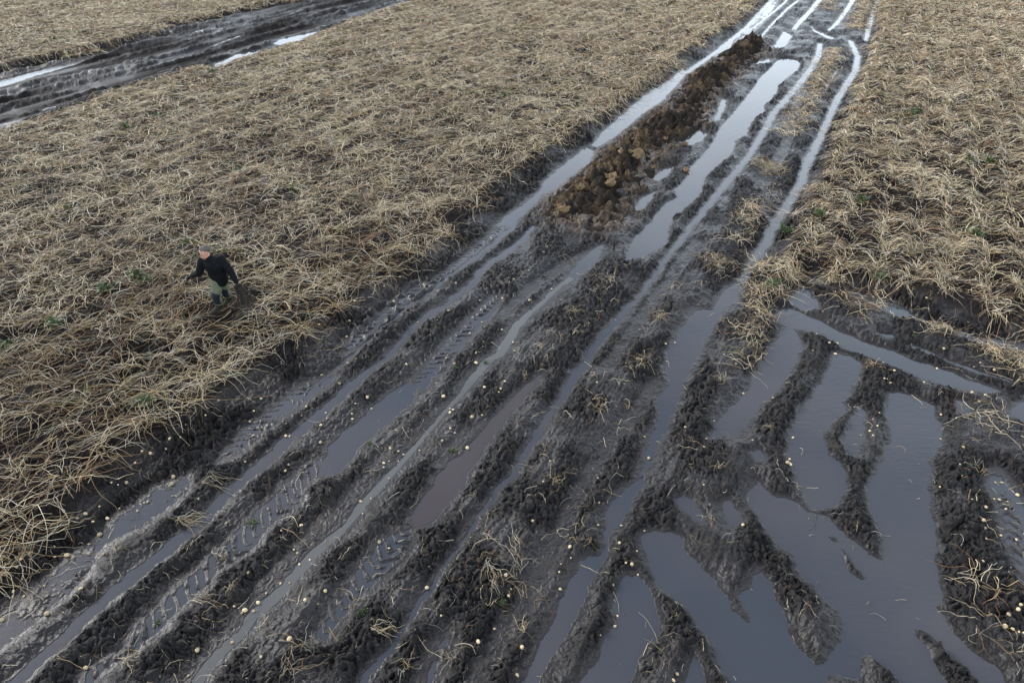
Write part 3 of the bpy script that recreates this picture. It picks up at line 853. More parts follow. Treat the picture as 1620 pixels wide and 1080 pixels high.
grow('haulm', LEFT_FIELD, math.radians(31), 'tangled dead potato haulm covering the large field left of the track')
grow('haulm', FAR_FIELD, HEAD, 'dead potato haulm on the strip beyond the far sunken track')
grow('haulm', RIGHT_FIELD, HEAD, 'dead potato haulm in planted rows right of the track')

# haulm left standing or dropped on the ridges between the ruts: x, y, plan radius px, stalks
m = Mat()
def along_line(pts, wid, per_m, lmax=0.6):
    g = ground(pts)
    for a_, b_ in zip(g[:-1], g[1:]):
        L_ = np.linalg.norm(b_ - a_)
        n_ = int(L_ * per_m)
        t_ = rng.random(n_)
        nn = np.array([b_[1] - a_[1], a_[0] - b_[0]]) / L_
        off = rng.normal(0, wid, n_)
        x, y = a_[0] + (b_[0] - a_[0]) * t_ + nn[0] * off, a_[1] + (b_[1] - a_[1]) * t_ + nn[1] * off
        k_ = gnoise(x * 0.9, y * 0.9, 81) > -0.35
        x, y = x[k_], y[k_]
        n_ = len(x)
        d0 = np.hypot(np.hypot(x, y), CAM_H)
        m.add(stems(x, y, rng.uniform(0, 6.28, n_), rng.uniform(0.15, lmax, n_), 7, rng.uniform(0.4, 1.2, n_), rng.uniform(0, 0.10, n_),
                    np.maximum(rng.uniform(0.003, 0.005, n_), 0.00022 * d0), stalk_colors(x, y, n_), True, 0.004, rng.uniform(0, 0.06, n_)))


along_line([(1322, 82), (1314, 100), (1296, 130), (1280, 155), (1266, 180), (1256, 200), (1245, 218)], 0.28, 75)
along_line([(1400, -60), (1372, 0), (1360, 30), (1350, 52)], 0.30, 70)
along_line([(1345, -60), (1315, 0), (1305, 20)], 0.25, 35)
along_line([(1235, 300), (1215, 320), (1190, 345), (1165, 385)], 0.25, 30, 0.4)
along_line([(1090, 430), (1060, 470), (1025, 530), (1000, 570), (960, 640), (925, 690)], 0.30, 11, 0.28)
along_line([(1000, 420), (960, 460), (925, 500), (880, 550), (845, 590)], 0.20, 10, 0.25)
for cx, cy, rx, n_ in ((1190, 335, 14, 50), (1175, 350, 12, 30), (1160, 385, 14, 26), (1200, 430, 16, 60), (1195, 465, 16, 60), (1205, 500, 18, 60), (1190, 535, 20, 50), (1180, 575, 22, 36), (1225, 465, 14, 60), (1240, 445, 14, 60), (1380, 480, 16, 30), (1550, 555, 26, 60), (1590, 565, 24, 60), (1480, 525, 20, 36), (1360, 493, 20, 40), (1330, 480, 16, 24),
                       (1560, 670, 26, 36), (1610, 590, 20, 40), (1550, 930, 40, 24)):
    g = ground([(cx, cy), (cx + rx, cy)])
    r = g[1, 0] - g[0, 0]
    d0 = math.hypot(g[0, 0], g[0, 1], CAM_H)
    x = g[0, 0] + rng.normal(0, 0.55 * r, n_)
    y = g[0, 1] + rng.normal(0, 0.75 * r, n_)
    m.add(stems(x, y, rng.uniform(0, 6.28, n_), rng.uniform(0.2, 0.6, n_), 7, rng.uniform(0.4, 1.2, n_), rng.uniform(0, 0.10, n_),
                np.maximum(rng.uniform(0.003, 0.005, n_), 0.00022 * d0), stalk_colors(x, y, n_), True, 0.004, rng.uniform(0, 0.05, n_)))
link('haulm', m.make('haulm'), 'thin mats of dead haulm on the mud ridges between the ruts', None, None, 'stuff')

# loose stalks strewn over the mud
m = Mat()
N = 1500
u, v = rng.uniform(-40, 1660, N * 3), rng.uniform(330, 1120, N * 3)
g = ground(np.stack([u, v], 1))
fd = np.minimum.reduce([pdist(g[:, 0], g[:, 1], ground(p, 0.14), 2.0) for p in (LEFT_FIELD, RIGHT_FIELD)])
wd = np.minimum.reduce([pdist(g[:, 0], g[:, 1], p, 1.0) for p, _, _ in WATER])
pr = np.where(wd < 0.02, 0.03, np.where(fd < 0.8, 0.7, 0.42)) * (0.35 + 0.65 * (gnoise(g[:, 0] * 0.8, g[:, 1] * 0.8, 71) > 0.0))
ok = (fd > 0) & (rng.random(len(u)) < pr)
x, y = g[ok, 0], g[ok, 1]
N = len(x)
m.add(stems(x, y, rng.uniform(0, 6.28, N), rng.gamma(3, 0.055, N) + 0.05, 6, rng.uniform(0.2, 1.1, N), rng.uniform(0, 0.05, N), rng.uniform(0.0018, 0.0042, N), stalk_colors(x, y, N) * 0.95, True, 0.003))
N = 900
i = rng.integers(0, len(x), N)
x, y = x[i] + rng.normal(0, 0.25, N), y[i] + rng.normal(0, 0.25, N)
m.add(stems(x, y, rng.uniform(0, 6.28, N), rng.uniform(0.02, 0.12, N), 3, rng.uniform(0.2, 0.8, N), rng.uniform(0, 0.02, N), rng.uniform(0.0015, 0.003, N), stalk_colors(x, y, N), True, 0.003))
link('straw', m.make('straw'), 'loose broken stalks strewn over the wet mud', None, None, 'stuff')

# ------------------------------------------------------------------ clumps of haulm lying in the track, each a thing
CLUMPS = [  # x, y, radius px, stalks, shape, label
    (800, 898, 36, 34, 'ring', 'big round tangle of pale stalks on the dark ridge beside the deep groove'),
    (815, 858, 26, 10, 'loose', 'open clump of stalks just above the big round tangle'),
    (775, 948, 22, 9, 'ring', 'thin curl of stalks just below the big round tangle'),
    (290, 825, 24, 18, 'flat', 'flat bundle of straight stalks beside the long brown rut'),
    (475, 1045, 30, 22, 'ring', 'loopy tangle of stalks at the photo bottom edge, left of centre'),
    (880, 775, 30, 9, 'loose', 'forked bare stalks on the ridge above the deep groove'),
    (912, 845, 20, 9, 'ring', 'small hooked stalks on the mud right of the deep groove'),
    (828, 1000, 28, 12, 'loose', 'spread stalks in the deep groove beside the narrow pool'),
    (645, 1062, 26, 8, 'loose', 'few forked stalks near the bottom edge, left of the deep groove'),
    (712, 1040, 28, 8, 'loose', 'long bent stalks on the ridge near the bottom edge, beside the deep groove'),
    (598, 1000, 24, 9, 'flat', 'arched stalks lying across the thin rut near the bottom edge'),
    (560, 955, 26, 9, 'loose', 'sparse stalks on the tyre prints near a small green weed'),
    (1215, 268, 26, 150, 'mound', 'thick rounded mound of straw on the ridge between the two right ruts'),
    (1132, 424, 26, 70, 'mound', 'long low heap of straw just left of the right rut bend'),
    (1017, 582, 16, 22, 'mound', 'small dense tuft of straw beside the wide pool of the right rut'),
    (857, 557, 14, 10, 'loose', 'small forked clump of stalks on the middle ridge above the brown pool'),
    (833, 597, 12, 9, 'loose', 'small clump of stalks at the upper tip of the brown pool'),
    (950, 650, 24, 14, 'loose', 'pale stalks on the broad ridge left of the right rut'),
    (907, 500, 20, 14, 'loose', 'wisp of straw on the ridge between the beige rut and the long thin rut'),
    (962, 450, 20, 14, 'loose', 'wisp of straw below the near end of the trench'),
    (1042, 505, 24, 26, 'loose', 'scraggy row of straw on the ridge left of the wide right pool'),
    (1193, 523, 20, 20, 'loose', 'tuft of straw on the bank above the slanting pool'),
    (1143, 607, 18, 10, 'loose', 'bare forked stalks on the smooth ridge left of the slanting pool'),
    (1380, 582, 18, 12, 'loose', 'small sheaf of stalks where two mud arms meet below the diagonal pool'),
    (1213, 683, 14, 9, 'loose', 'little stalk clump beside the lower end of the slanting pool'),
    (1478, 528, 24, 26, 'flat', 'swept sheaf of pale stalks between the two upper right pools'),
    (1133, 747, 14, 10, 'loose', 'star shaped stalk clump on the mud left of the pear shaped pool'),
    (1547, 747, 24, 9, 'loose', 'stalks lying on the mud right of the largest pool'),
    (1573, 1010, 40, 14, 'ring', 'long looping stalks on the dark bank at the lower right corner'),
    (1123, 825, 18, 6, 'loose', 'single bent stalk pair beside the small oval pool'),
    (187, 880, 30, 9, 'loose', 'curved stalks at the edge of the leftmost shallow water'),
    (353, 885, 20, 7, 'loose', 'twisted stalk on the shallow water between two long ruts'),
    (313, 945, 22, 8, 'flat', 'short flat stalks on the ridge edge left of the beige rut'),
    (205, 1047, 26, 10, 'loose', 'stalks lying in shallow water near the lower left corner'),
    (367, 940, 22, 6, 'loose', 'thin bent stalk on the smooth bank of the beige rut'),
    (325, 765, 26, 12, 'flat', 'rake of stalks on the ridge above the flat bundle'),
]
for cx, cy, rp_, n_, shape, lab in CLUMPS:
    g = ground([(cx, cy), (cx + rp_, cy)])
    r = g[1, 0] - g[0, 0]
    X0, Y0 = g[0]
    m = Mat()
    n2 = int(n_ * 1.3)
    if shape == 'ring':
        a = rng.uniform(0, 6.28, n2)
        x, y = X0 + r * 0.7 * np.cos(a), Y0 + r * 0.8 * np.sin(a)
        phi = -a + rng.normal(0, 0.5, n2)
        ln, curl = rng.uniform(0.6, 1.5, n2) * r, rng.uniform(0.8, 1.6, n2)
    elif shape == 'flat':
        x, y = X0 + rng.normal(0, 0.35 * r, n2), Y0 + rng.normal(0, 0.25 * r, n2)
        phi = math.pi / 2 + rng.normal(0, 0.35, n2)
        ln, curl = rng.uniform(1.0, 2.0, n2) * r, rng.uniform(0.1, 0.5, n2)
    elif shape == 'mound':
        x, y = X0 + rng.normal(0, 0.42 * r, n2), Y0 + rng.normal(0, 0.55 * r, n2)
        phi = rng.uniform(0, 6.28, n2)
        ln, curl = rng.uniform(0.4, 1.1, n2) * r, rng.uniform(0.5, 1.4, n2)
    else:
        x, y = X0 + rng.normal(0, 0.14 * r, n2), Y0 + rng.normal(0, 0.18 * r, n2)
        phi = rng.uniform(0, 6.28, n2)
        ln, curl = rng.uniform(0.3, 1.25, n2) * r, rng.uniform(0.3, 0.9, n2)
    hgt_ = 0.16 if shape == 'mound' else 0.04
    rr_ = np.hypot(x - X0, y - Y0) / r
    top = rng.uniform(0, 1, n2) * hgt_ * np.clip(1.3 - rr_, 0.1, 1)
    d0 = math.hypot(X0, Y0, CAM_H)
    col = PALETTE[rng.choice([0, 1, 1, 5, 2, 2, 3, 6], n2)] * rng.uniform(0.6, 1.1, (n2, 1))
    m.add(stems(x, y, phi, ln, 10, curl, rng.uniform(0, 0.06, n2), np.maximum(rng.uniform(0.003, 0.006, n2), 0.00022 * d0), col, True, 0.004, top))
    o0 = (X0, Y0, float(surf(X0, Y0)))
    link('haulm_clump', m.make('haulm_clump', o0), lab, 'straw clump', 'clumps of dead haulm lying on the track', loc=o0)

# ------------------------------------------------------------------ potatoes
def potato_mesh(seed):
    r = np.random.default_rng(seed)
    nu, nv = 12, 8
    vs_ = [(0, 0, -1.0)]
    for i in range(1, nv):
        a = math.pi * i / nv - math.pi / 2
        for k in range(nu):
            b_ = 2 * math.pi * k / nu
            vs_.append((math.cos(a) * math.cos(b_), math.cos(a) * math.sin(b_), math.sin(a)))
    vs_.append((0, 0, 1.0))
    p = np.array(vs_)
    d = 1 + 0.14 * gnoise(p[:, 0] * 1.3 + seed * 5, p[:, 1] * 1.3 + p[:, 2], seed) + 0.05 * gnoise(p[:, 0] * 4, p[:, 2] * 4 + p[:, 1], seed + 3)
    p = p * d[:, None] * np.array([1.0, 0.78, 0.70])
    p[:, 2] -= p[:, 2].min() + 0.26
    q, t = [], []
    for i in range(nv - 2):
        for k in range(nu):
            a0, a1 = 1 + i * nu + k, 1 + i * nu + (k + 1) % nu
            q.append((a0, a1, a1 + nu, a0 + nu))
    last = len(p) - 1
    for k in range(nu):
        t.append((0, 1 + (k + 1) % nu, 1 + k))
        t.append((last, last - nu + k, last - nu + (k + 1) % nu))
    return mesh('potato', p, q, t, [M_POTATO])


P7 = [(690, 15), (727, 20), (655, 65), (820, 95), (813, 128), (575, 135), (568, 155), (608, 145), (545, 160), (680, 215), (697, 213), (648, 255), (563, 243), (415, 293), (505, 293), (378, 318), (365, 333), (450, 330), (470, 368), (417, 412), (313, 466), (343, 475), (156, 477), (200, 505), (262, 483), (262, 440), (93, 549), (128, 533), (106, 587), (60, 640), (55, 660), (107, 660), (205, 611), (382, 628), (488, 460), (218, 744), (297, 737), (4, 771), (1163, 25), (1368, 40), (1353, 70), (1073, 320), (1430, 332), (1393, 440), (1410, 455), (1418, 508), (1468, 486), (1336, 358), (1372, 595), (1328, 599), (1260, 645), (1223, 690), (1180, 565), (1110, 712), (1160, 727), (1145, 740), (1200, 730), (935, 918), (1098, 878), (890, 1037), (1375, 878), (1450, 693), (1545, 647), (1510, 707), (943, 208), (1243, 965), (402, 1000), (480, 255)]
P5 = [(357, 120), (388, 140), (388, 170), (405, 180), (425, 187), (185, 273), (220, 280), (260, 270), (280, 242), (66, 370), (205, 293), (543, 267), (977, 110), (1020, 50), (857, 213), (890, 205), (797, 270), (820, 253), (657, 343), (765, 332), (508, 405), (667, 440), (680, 462), (610, 493), (762, 478), (622, 557), (640, 590), (652, 588), (675, 540), (640, 637), (538, 643), (672, 560), (497, 615), (310, 660), (452, 730), (485, 797), (515, 850), (530, 858), (515, 870), (480, 1010), (620, 897), (668, 885), (517, 952), (597, 1037), (538, 965), (776, 742), (680, 760), (747, 785), (757, 770), (125, 808), (68, 838), (143, 850), (50, 883), (52, 903), (270, 1055), (232, 1042), (295, 1068), (370, 1048), (260, 962), (1043, 342), (1165, 325), (840, 410), (893, 340), (815, 537), (823, 580), (1000, 285), (455, 445), (362, 440), (250, 352), (155, 440), (40, 450), (25, 510), (1585, 537), (1540, 547), (1440, 985), (1305, 1015), (1213, 745), (728, 827), (30, 640)]
P4 = [(1610, 400), (1520, 487), (1313, 610), (1430, 655), (1240, 815), (1453, 848), (1430, 885), (1550, 902), (1545, 870), (1185, 915), (1240, 940), (1243, 975), (1355, 980), (1372, 980), (1200, 980), (1525, 945), (1520, 1015), (1040, 933), (870, 1025), (985, 915), (890, 957), (825, 1050), (1525, 692), (1610, 735), (1360, 935), (800, 1075), (1045, 845), (1205, 875)]
P6 = [(907, 322), (1160, 403), (1350, 455), (1145, 362), (618, 583), (635, 510), (695, 550), (735, 545), (728, 592), (955, 635), (1000, 690), (985, 740), (1145, 735), (950, 735), (970, 720), (1210, 660), (1478, 678), (1385, 655), (1410, 645), (1540, 570), (1235, 585), (1370, 790), (1405, 830), (1455, 805), (932, 882), (905, 985), (925, 940), (905, 905), (1230, 993), (1540, 900), (1435, 800), (1325, 1055), (527, 988), (330, 1013), (115, 995), (150, 910), (430, 800), (850, 975), (290, 778), (12, 950), (195, 610), (100, 1050), (250, 660), (890, 960), (1290, 920), (1230, 880)]
P8 = [(225, 20), (200, 30), (200, 50), (270, 20), (225, 100), (140, 195), (180, 402), (100, 268), (90, 210), (225, 435), (415, 522), (405, 620), (475, 770), (613, 380), (727, 817), (793, 675), (805, 637), (650, 893), (858, 908), (780, 580), (958, 138), (990, 40), (1225, 218), (1218, 105), (1090, 483), (1043, 512), (1035, 548), (1040, 627), (1085, 437), (1330, 325), (1440, 350), (1320, 412), (1405, 447), (1350, 517), (1378, 517), (1410, 557), (1290, 610), (1312, 752), (1230, 845), (1595, 1035), (1575, 1068), (1220, 325), (910, 318), (1460, 5), (835, 1040), (1300, 800)]
P9 = [(500, 30), (510, 10), (515, 35), (1307, 58), (1320, 107), (1218, 155), (1373, 212), (1440, 245), (1425, 315), (1435, 343), (1440, 395), (1423, 508), (1485, 198), (1508, 203), (1548, 210), (1540, 245), (1588, 393), (1595, 180), (1520, 120), (1490, 120), (1515, 372), (1560, 525), (1555, 545), (1600, 715), (1523, 820), (1562, 830), (1590, 845), (1612, 853), (1583, 745), (1540, 765), (128, 233), (98, 150), (288, 325), (320, 325), (638, 635), (1237, 415), (1440, 100), (1453, 20), (125, 120), (905, 270), (1503, 493)]
SPUDS = []
for lst, ox, oy in ((P7, 0, 720), (P5, 540, 360), (P4, 0, 360), (P6, 1080, 360), (P8, 540, 720), (P9, 1080, 720)):
    SPUDS += [(a / 3 + ox, b_ / 3 + oy) for a, b_ in lst]
SPUDS = SPUDS[:300]
BIG = {(313, 466), (156, 477), (470, 368), (820, 95), (813, 128), (935, 918), (1375, 878), (218, 744), (1160, 727), (620, 897), (125, 808), (597, 1037), (485, 797), (640, 637), (500, 30), (1523, 820)}
pm = [potato_mesh(s) for s in (3, 5, 8, 11)]
ZONES = (
    ('small pale potato on the dark bank or shallow water below the left haulm edge', 'potatoes along the left bank'),
    ('small pale potato on the ridges beside the two left ruts', 'potatoes among the left ruts'),
    ('small pale potato on the mud around the beige rut and brown pool', 'potatoes among the middle ruts'),
    ('small pale potato on the mud between the deep groove and the largest pools', 'potatoes around the deep groove'),
    ('small pale potato on the mud among the right hand pools', 'potatoes among the right pools'),
    ('small pale potato on the dark bank at the far right edge', 'potatoes on the right bank'))
special = {(313, 466): 'large yellow potato on the dark bank at the lower left, above shallow water', (470, 368): 'large yellow potato at the shallow water edge under hanging stalks',
           (935, 918): 'plump pale potato on the smooth bank left of the beige rut', (1375, 878): 'lone tan potato on the mud right of the beige rut near the bottom',
           (218, 744): 'yellow potato half in the leftmost shallow water', (156, 477): 'round tan potato on the black bank at lower left, under the haulm tips',
           (620, 897): 'large yellow potato on the ridge between beige rut and brown pool', (597, 1037): 'yellow potato at the left edge of the brown middle pool',
           (820, 95): 'upper of two yellow potatoes by the bank of the leftmost rut', (500, 30): 'pale potato at the right tip of the mud left of the pear shaped pool'}
SRC = {}
for lst, ox, oy in ((P7, 0, 720), (P5, 540, 360), (P4, 0, 360), (P6, 1080, 360), (P8, 540, 720), (P9, 1080, 720)):
    for a, b_ in lst:
        SRC.setdefault((a / 3 + ox, b_ / 3 + oy), (a, b_))
for i, (u_, v_) in enumerate(SPUDS):
    g = ground([(u_, v_)], 0.05)[0]
    key = SRC[(u_, v_)]
    r = 0.036 if key in BIG else random.choice((0.014, 0.017, 0.020, 0.024, 0.030))
    r *= 1.0 + 0.012 * max(0, math.hypot(g[0], g[1]) - 8)
    o = bpy.data.objects.new('potato', pm[i % 4])
    C.objects.link(o)
    o.location = (g[0], g[1], float(surf(g[0], g[1])))
    o.scale = (r, r, r)
    o.rotation_euler = (random.uniform(-.2, .2), random.uniform(-.2, .2), random.uniform(0, 6.28))
    # distance left-right across the track decides the zone
    edge = float(pdist(np.array([g[0]]), np.array([g[1]]), ground(LEFT_FIELD), 1.0)[0])
    tpos = g[0] * DY - g[1] * DX
    if edge < 0.95:
        zn = 0
    elif u_ > 1500 and v_ > 620:
        zn = 5
    elif tpos < -4.6:
        zn = 1
    elif tpos < -2.6:
        zn = 2
    elif u_ < 1110:
        zn = 3
    else:
        zn = 4
    o['label'] = special[key] if key in special and key in BIG else ZONES[zn][0]
    o['category'] = 'potato'
    o['group'] = ZONES[zn][1]

# ------------------------------------------------------------------ clay clods on the heap
def clod_mesh(seed):
    me = potato_mesh(seed + 100)
    co = np.zeros(len(me.vertices) * 3, np.float32)
    me.vertices.foreach_get('co', co)
    p = co.reshape(-1, 3)
    d = 1 + 0.7 * gnoise(p[:, 0] * 2.3 + seed, p[:, 1] * 2.3 + p[:, 2] * 2, seed + 7)
    p = p * d[:, None]
    me.vertices.foreach_set('co', p.astype(np.float32).ravel())
    me.materials.clear()
    me.materials.append(M_CLOD)
    me.polygons.foreach_set('use_smooth', np.zeros(len(me.polygons), bool))
    me.update()
    return me


cm_ = [clod_mesh(s) for s in (1, 2, 3)]
for i, (u_, v_, r, lab) in enumerate((
        (1007, 242, 0.24, 'largest yellow clay clod on the near crest of the soil heap'), (984, 241, 0.16, 'yellow clay clod left of the largest clod on the soil heap'), (970, 272, 0.18, 'ochre clay clod on the near slope of the soil heap facing the camera'),
        (966, 287, 0.16, 'ochre clay clod just below another on the near slope of the soil heap'), (1034, 248, 0.09, 'small pale stone on the heap slope right of the largest clod'), (1083, 231, 0.10, 'pale stone beside the little pool on the trench side of the heap'),
        (1086, 267, 0.12, 'pale clay clod at the water edge of the trench'), (955, 259, 0.12, 'small ochre clod on the crest at the left edge of the heap'), (919, 293, 0.12, 'reddish clod on the low near end of the soil heap'), (1100, 112, 0.14, 'ochre clod at the left foot of the far heap'), (1180, 57, 0.18, 'pale clay clod on the far tip of the soil heap'),
        (1055, 208, 0.09, 'small clod on the trench side of the middle heap'), (893, 321, 0.14, 'ochre clod at the nearest foot of the soil heap'))):
    g = ground([(u_, v_)], 0.45)[0]
    if pdist(np.array([g[0]]), np.array([g[1]]), HEAP_G, 1.5)[0] > 0:
        g = ground([(u_, v_)], 0.1)[0]
    o = link('clay_clod', cm_[i % 3], lab, 'clay clod', 'clay clods on the soil heap', loc=(g[0], g[1], max(heap_z(*g), float(surf(*g))) - 0.25 * r))
    o.scale = (r, r, r * 0.9)
    o.rotation_euler = (0, 0, i * 1.3)


# ------------------------------------------------------------------ green weeds
def weed_mesh(seed):
    r = np.random.default_rng(seed)
    v, q = [], []
    for k in range(46):
        a, el, L = r.uniform(0, 6.28), r.uniform(0.15, 1.2), r.uniform(0.4, 1.0)
        x0, y0 = r.normal(0, 0.25, 2)
        d = np.array([math.cos(a) * math.cos(el), math.sin(a) * math.cos(el), math.sin(el)])
        s = np.array([-math.sin(a), math.cos(a), r.uniform(-.3, .3)]) * L * r.uniform(0.07, 0.16)
        b0 = np.array([x0, y0, 0.0])
        n0 = len(v)
        p1, p2 = b0 + d * L * 0.5 + (0, 0, 0.05), b0 + d * L - (0, 0, 0.2 * L)
        v += [b0, p1 - s, p2, p1 + s]
        q.append((n0, n0 + 1, n0 + 2, n0 + 3))
    return mesh('weed', np.array(v), q, mats=[M_LEAF], smooth=False)


wm = [weed_mesh(s) for s in (1, 2, 3)]
FIELD_W, TRACK_W, RIGHT_W = 'green weed growing among the dead haulm of the left field', 'small green weed growing on the muddy track', 'green weed growing among the dead haulm of the right field'
WEEDS = [(87, 68, 'green weed on the haulm strip beyond the far sunken track'), (250, 190, 0), (200, 207, 0), (337, 117, 'green weed at the haulm edge right beside the far sunken track'), (377, 273, 0), (467, 303, 0), (110, 337, 0), (213, 440, 0), (230, 447, 0), (510, 440, 'bright green weed in the haulm well right of the walking person'), (80, 513, 0), (90, 520, 0), (167, 463, 0), (10, 550, 0), (4, 560, 0), (233, 643, 0), (300, 387, 'green weed in the haulm just beside the head of the walking person'), (313, 670, 'green weed at the haulm edge above the bank'),
         (800, 157, 0), (747, 153, 0), (1363, 320, 2), (1293, 347, 2), (1447, 183, 2), (1530, 263, 2), (1563, 263, 2), (1247, 363, 2), (1390, 443, 2), (1540, 380, 2), (1220, 450, 2), (1447, 532, 1), (860, 433, 1), (720, 580, 1), (583, 697, 1), (693, 520, 1), (717, 707, 1), (795, 952, 'green weed at the foot of the big round tangle of stalks'), (573, 963, 1), (397, 823, 1), (247, 980, 1), (768, 569, 1)]
for i, (u_, v_, lab) in enumerate(WEEDS):
    infield = lab in (0, 2) or v_ < 400
    g = ground([(u_, v_)], 0.2 if infield else 0.08)[0]
    grp = ('green weeds in the fields' if infield else 'green weeds on the track')
    o = link('weed', wm[i % 3], {0: FIELD_W, 1: TRACK_W, 2: RIGHT_W}.get(lab, lab), 'weed', grp, loc=(g[0], g[1], float(surf(*g)) + (0.03 if infield else 0)))
    r = random.uniform(0.14, 0.22) * (1 + 0.02 * math.hypot(*g)) if infield else random.uniform(0.06, 0.10)
    o.scale = (r, r, r)
    o.rotation_euler = (0, 0, random.uniform(0, 6))

# ------------------------------------------------------------------ the person
M_SKIN = simple('skin', (0.55, 0.30, 0.21), 0.5, 0.4, 0, 20, 0.1)
M_HAIR = simple('grey_hair', (0.115, 0.095, 0.08), 0.75, 0.3, 0.6, 120, 0.4)
M_JACKET = simple('black_jacket', (0.0055, 0.006, 0.0075), 0.8, 0.15, 0.5, 22, 0.3)
M_TROUSER = simple('sage_trousers', (0.14, 0.155, 0.10), 0.8, 0.3, 0.4, 25, 0.2)
M_KNEE = simple('dark_knee_panel', (0.012, 0.020, 0.026), 0.7, 0.3, 0.2, 25, 0.2)
M_BOOT = simple('rubber_boot', (0.022, 0.024, 0.015), 0.75, 0.2, 0.2, 25, 0.3)
M_GLOVE = simple('dark_glove', (0.012, 0.011, 0.011), 0.7, 0.3, 0.2, 60, 0.2)
M_STRIPE = simple('reflective_stripe', (0.34, 0.34, 0.34), 0.4, 0.5, 0, 20, 0.05)


def capsule(p0, p1, r0, r1, seg=18, flat=None):
    p0, p1 = np.array(p0, float), np.array(p1, float)
    ax = p1 - p0
    L = np.linalg.norm(ax)
    ax = ax / L
    a = np.cross(ax, (0.31, 0.2, 0.93))
    if np.linalg.norm(a) < 1e-3:
        a = np.cross(ax, (1, 0, 0))
    a /= np.linalg.norm(a)
    b_ = np.cross(ax, a)
    prof = [(-r0 * math.cos(t), r0 * math.sin(t)) for t in np.linspace(0.15, math.pi / 2, 5)] + [(L + r1 * math.sin(t), r1 * math.cos(t)) for t in np.linspace(0, math.pi / 2 - 0.15, 5)]
    v = []
    for h_, r in prof:
        for k in range(seg):
            an = 2 * math.pi * k / seg
            v.append(p0 + ax * h_ + (a * math.cos(an) + b_ * math.sin(an)) * r)
    v += [p0 - ax * r0, p1 + ax * r1]
    v = np.array(v)
    if flat is not None:                                    # squeeze the section along one direction
        dr, k_ = flat
        dr = np.array(dr) / np.linalg.norm(dr)
        rel = (v - p0) @ dr - ((v - p0) @ ax) * (ax @ dr)
        v = v - np.outer(rel, dr) * (1 - k_)
    q, t_ = [], []
    n_ = len(prof)
    for i in range(n_ - 1):
        for k in range(seg):
            q.append((i * seg + k, i * seg + (k + 1) % seg, (i + 1) * seg + (k + 1) % seg, (i + 1) * seg + k))
    for k in range(seg):
        t_.append((n_ * seg, (k + 1) % seg, k))
        t_.append((n_ * seg + 1, (n_ - 1) * seg + k, (n_ - 1) * seg + (k + 1) % seg))
    return v, q, t_


def blend(name, parts, m, parent=None, voxel=0.012, smooth=5):
    """one continuous surface grown over a chain of tapering limbs"""
    V_, Q_, T_, n0 = [], [], [], 0
    for v, q, t_ in parts:
        V_.append(v)
        Q_ += [tuple(i + n0 for i in f) for f in q]
        T_ += [tuple(i + n0 for i in f) for f in t_]
        n0 += len(v)
    o = link(name, mesh(name, np.concatenate(V_), Q_, T_, [m]), parent=parent)
    md = o.modifiers.new('remesh', 'REMESH')
    md.mode, md.voxel_size, md.use_smooth_shade = 'VOXEL', voxel, True
    sm = o.modifiers.new('smooth', 'SMOOTH')
    sm.factor, sm.iterations = 0.5, smooth
    return o


FZ = float(surf(*FOOT)) + 0.015
FOOT = ground([(347, 490)], FZ)[0]
J = dict(hip=(0.27, -0.17, 0.90), waist=(0.29, -0.24, 1.06), chest=(0.30, -0.32, 1.25), neck=(0.275, -0.37, 1.42), head=(0.26, -0.41, 1.545), crown=(0.265, -0.40, 1.665),
         ls=(0.465, -0.29, 1.345), le=(0.60, -0.31, 1.08), lw=(0.675, -0.36, 0.88), lh=(0.70, -0.38, 0.80),
         rs=(0.12, -0.33, 1.33), re=(-0.02, -0.30, 1.05), rw=(-0.215, -0.24, 0.945), rh=(-0.295, -0.215, 0.90),
         lhip=(0.245, -0.21, 0.86), lk=(0.12, -0.17, 0.47), la=(0.035, -0.02, 0.09), lt=(-0.06, -0.14, 0.04),
         rhip=(0.29, -0.11, 0.86), rk=(0.21, 0.04, 0.48), ra=(0.17, 0.22, 0.15), rt=(0.09, 0.13, 0.05))
V3 = {k: np.array(v) for k, v in J.items()}
FRONT = np.array([-0.38, -0.92, 0.0])


def mid(a, b_, t):
    return V3[a] * (1 - t) + V3[b_] * t


fdir = np.array([-0.60, -0.62, -0.50])                     # where the face looks
fdir /= np.linalg.norm(fdir)
lat = np.cross((0, 0, 1), fdir)
lat /= np.linalg.norm(lat)
upv = np.cross(fdir, lat)
hp_ = V3['head']


def hand(nm, fat, S_):
    d = V3[nm + 'h'] - V3[nm + 'w']
    d /= np.linalg.norm(d)
    sd = np.cross(d, (0.2, 0.3, 1))
    sd /= np.linalg.norm(sd)
    dn = np.cross(sd, d)
    w_ = V3[nm + 'w']
    out = [capsule(w_, w_ + d * 0.06, 0.028 + fat, 0.034 + fat, flat=(dn, 0.62))]
    for f_ in range(4):
        o_ = w_ + d * 0.075 + sd * (f_ - 1.5) * 0.021
        L_ = (0.068, 0.078, 0.074, 0.058)[f_]
        k1, k2 = o_ + d * L_ * 0.5 - dn * 0.010, o_ + d * L_ * 0.85 - dn * 0.036
        out += [capsule(o_ - d * 0.02, k1, 0.0105 + fat * .4, 0.009 + fat * .4, 10), capsule(k1, k2, 0.009 + fat * .4, 0.008 + fat * .4, 10)]
    t0 = w_ + d * 0.03 + sd * 0.028 * S_
    t1, t2 = t0 + d * 0.035 + sd * 0.030 * S_ - dn * 0.012, t0 + d * 0.062 + sd * 0.034 * S_ - dn * 0.026
    out += [capsule(t0, t1, 0.013 + fat * .4, 0.011 + fat * .4, 10), capsule(t1, t2, 0.011 + fat * .4, 0.009 + fat * .4, 10)]
    return out


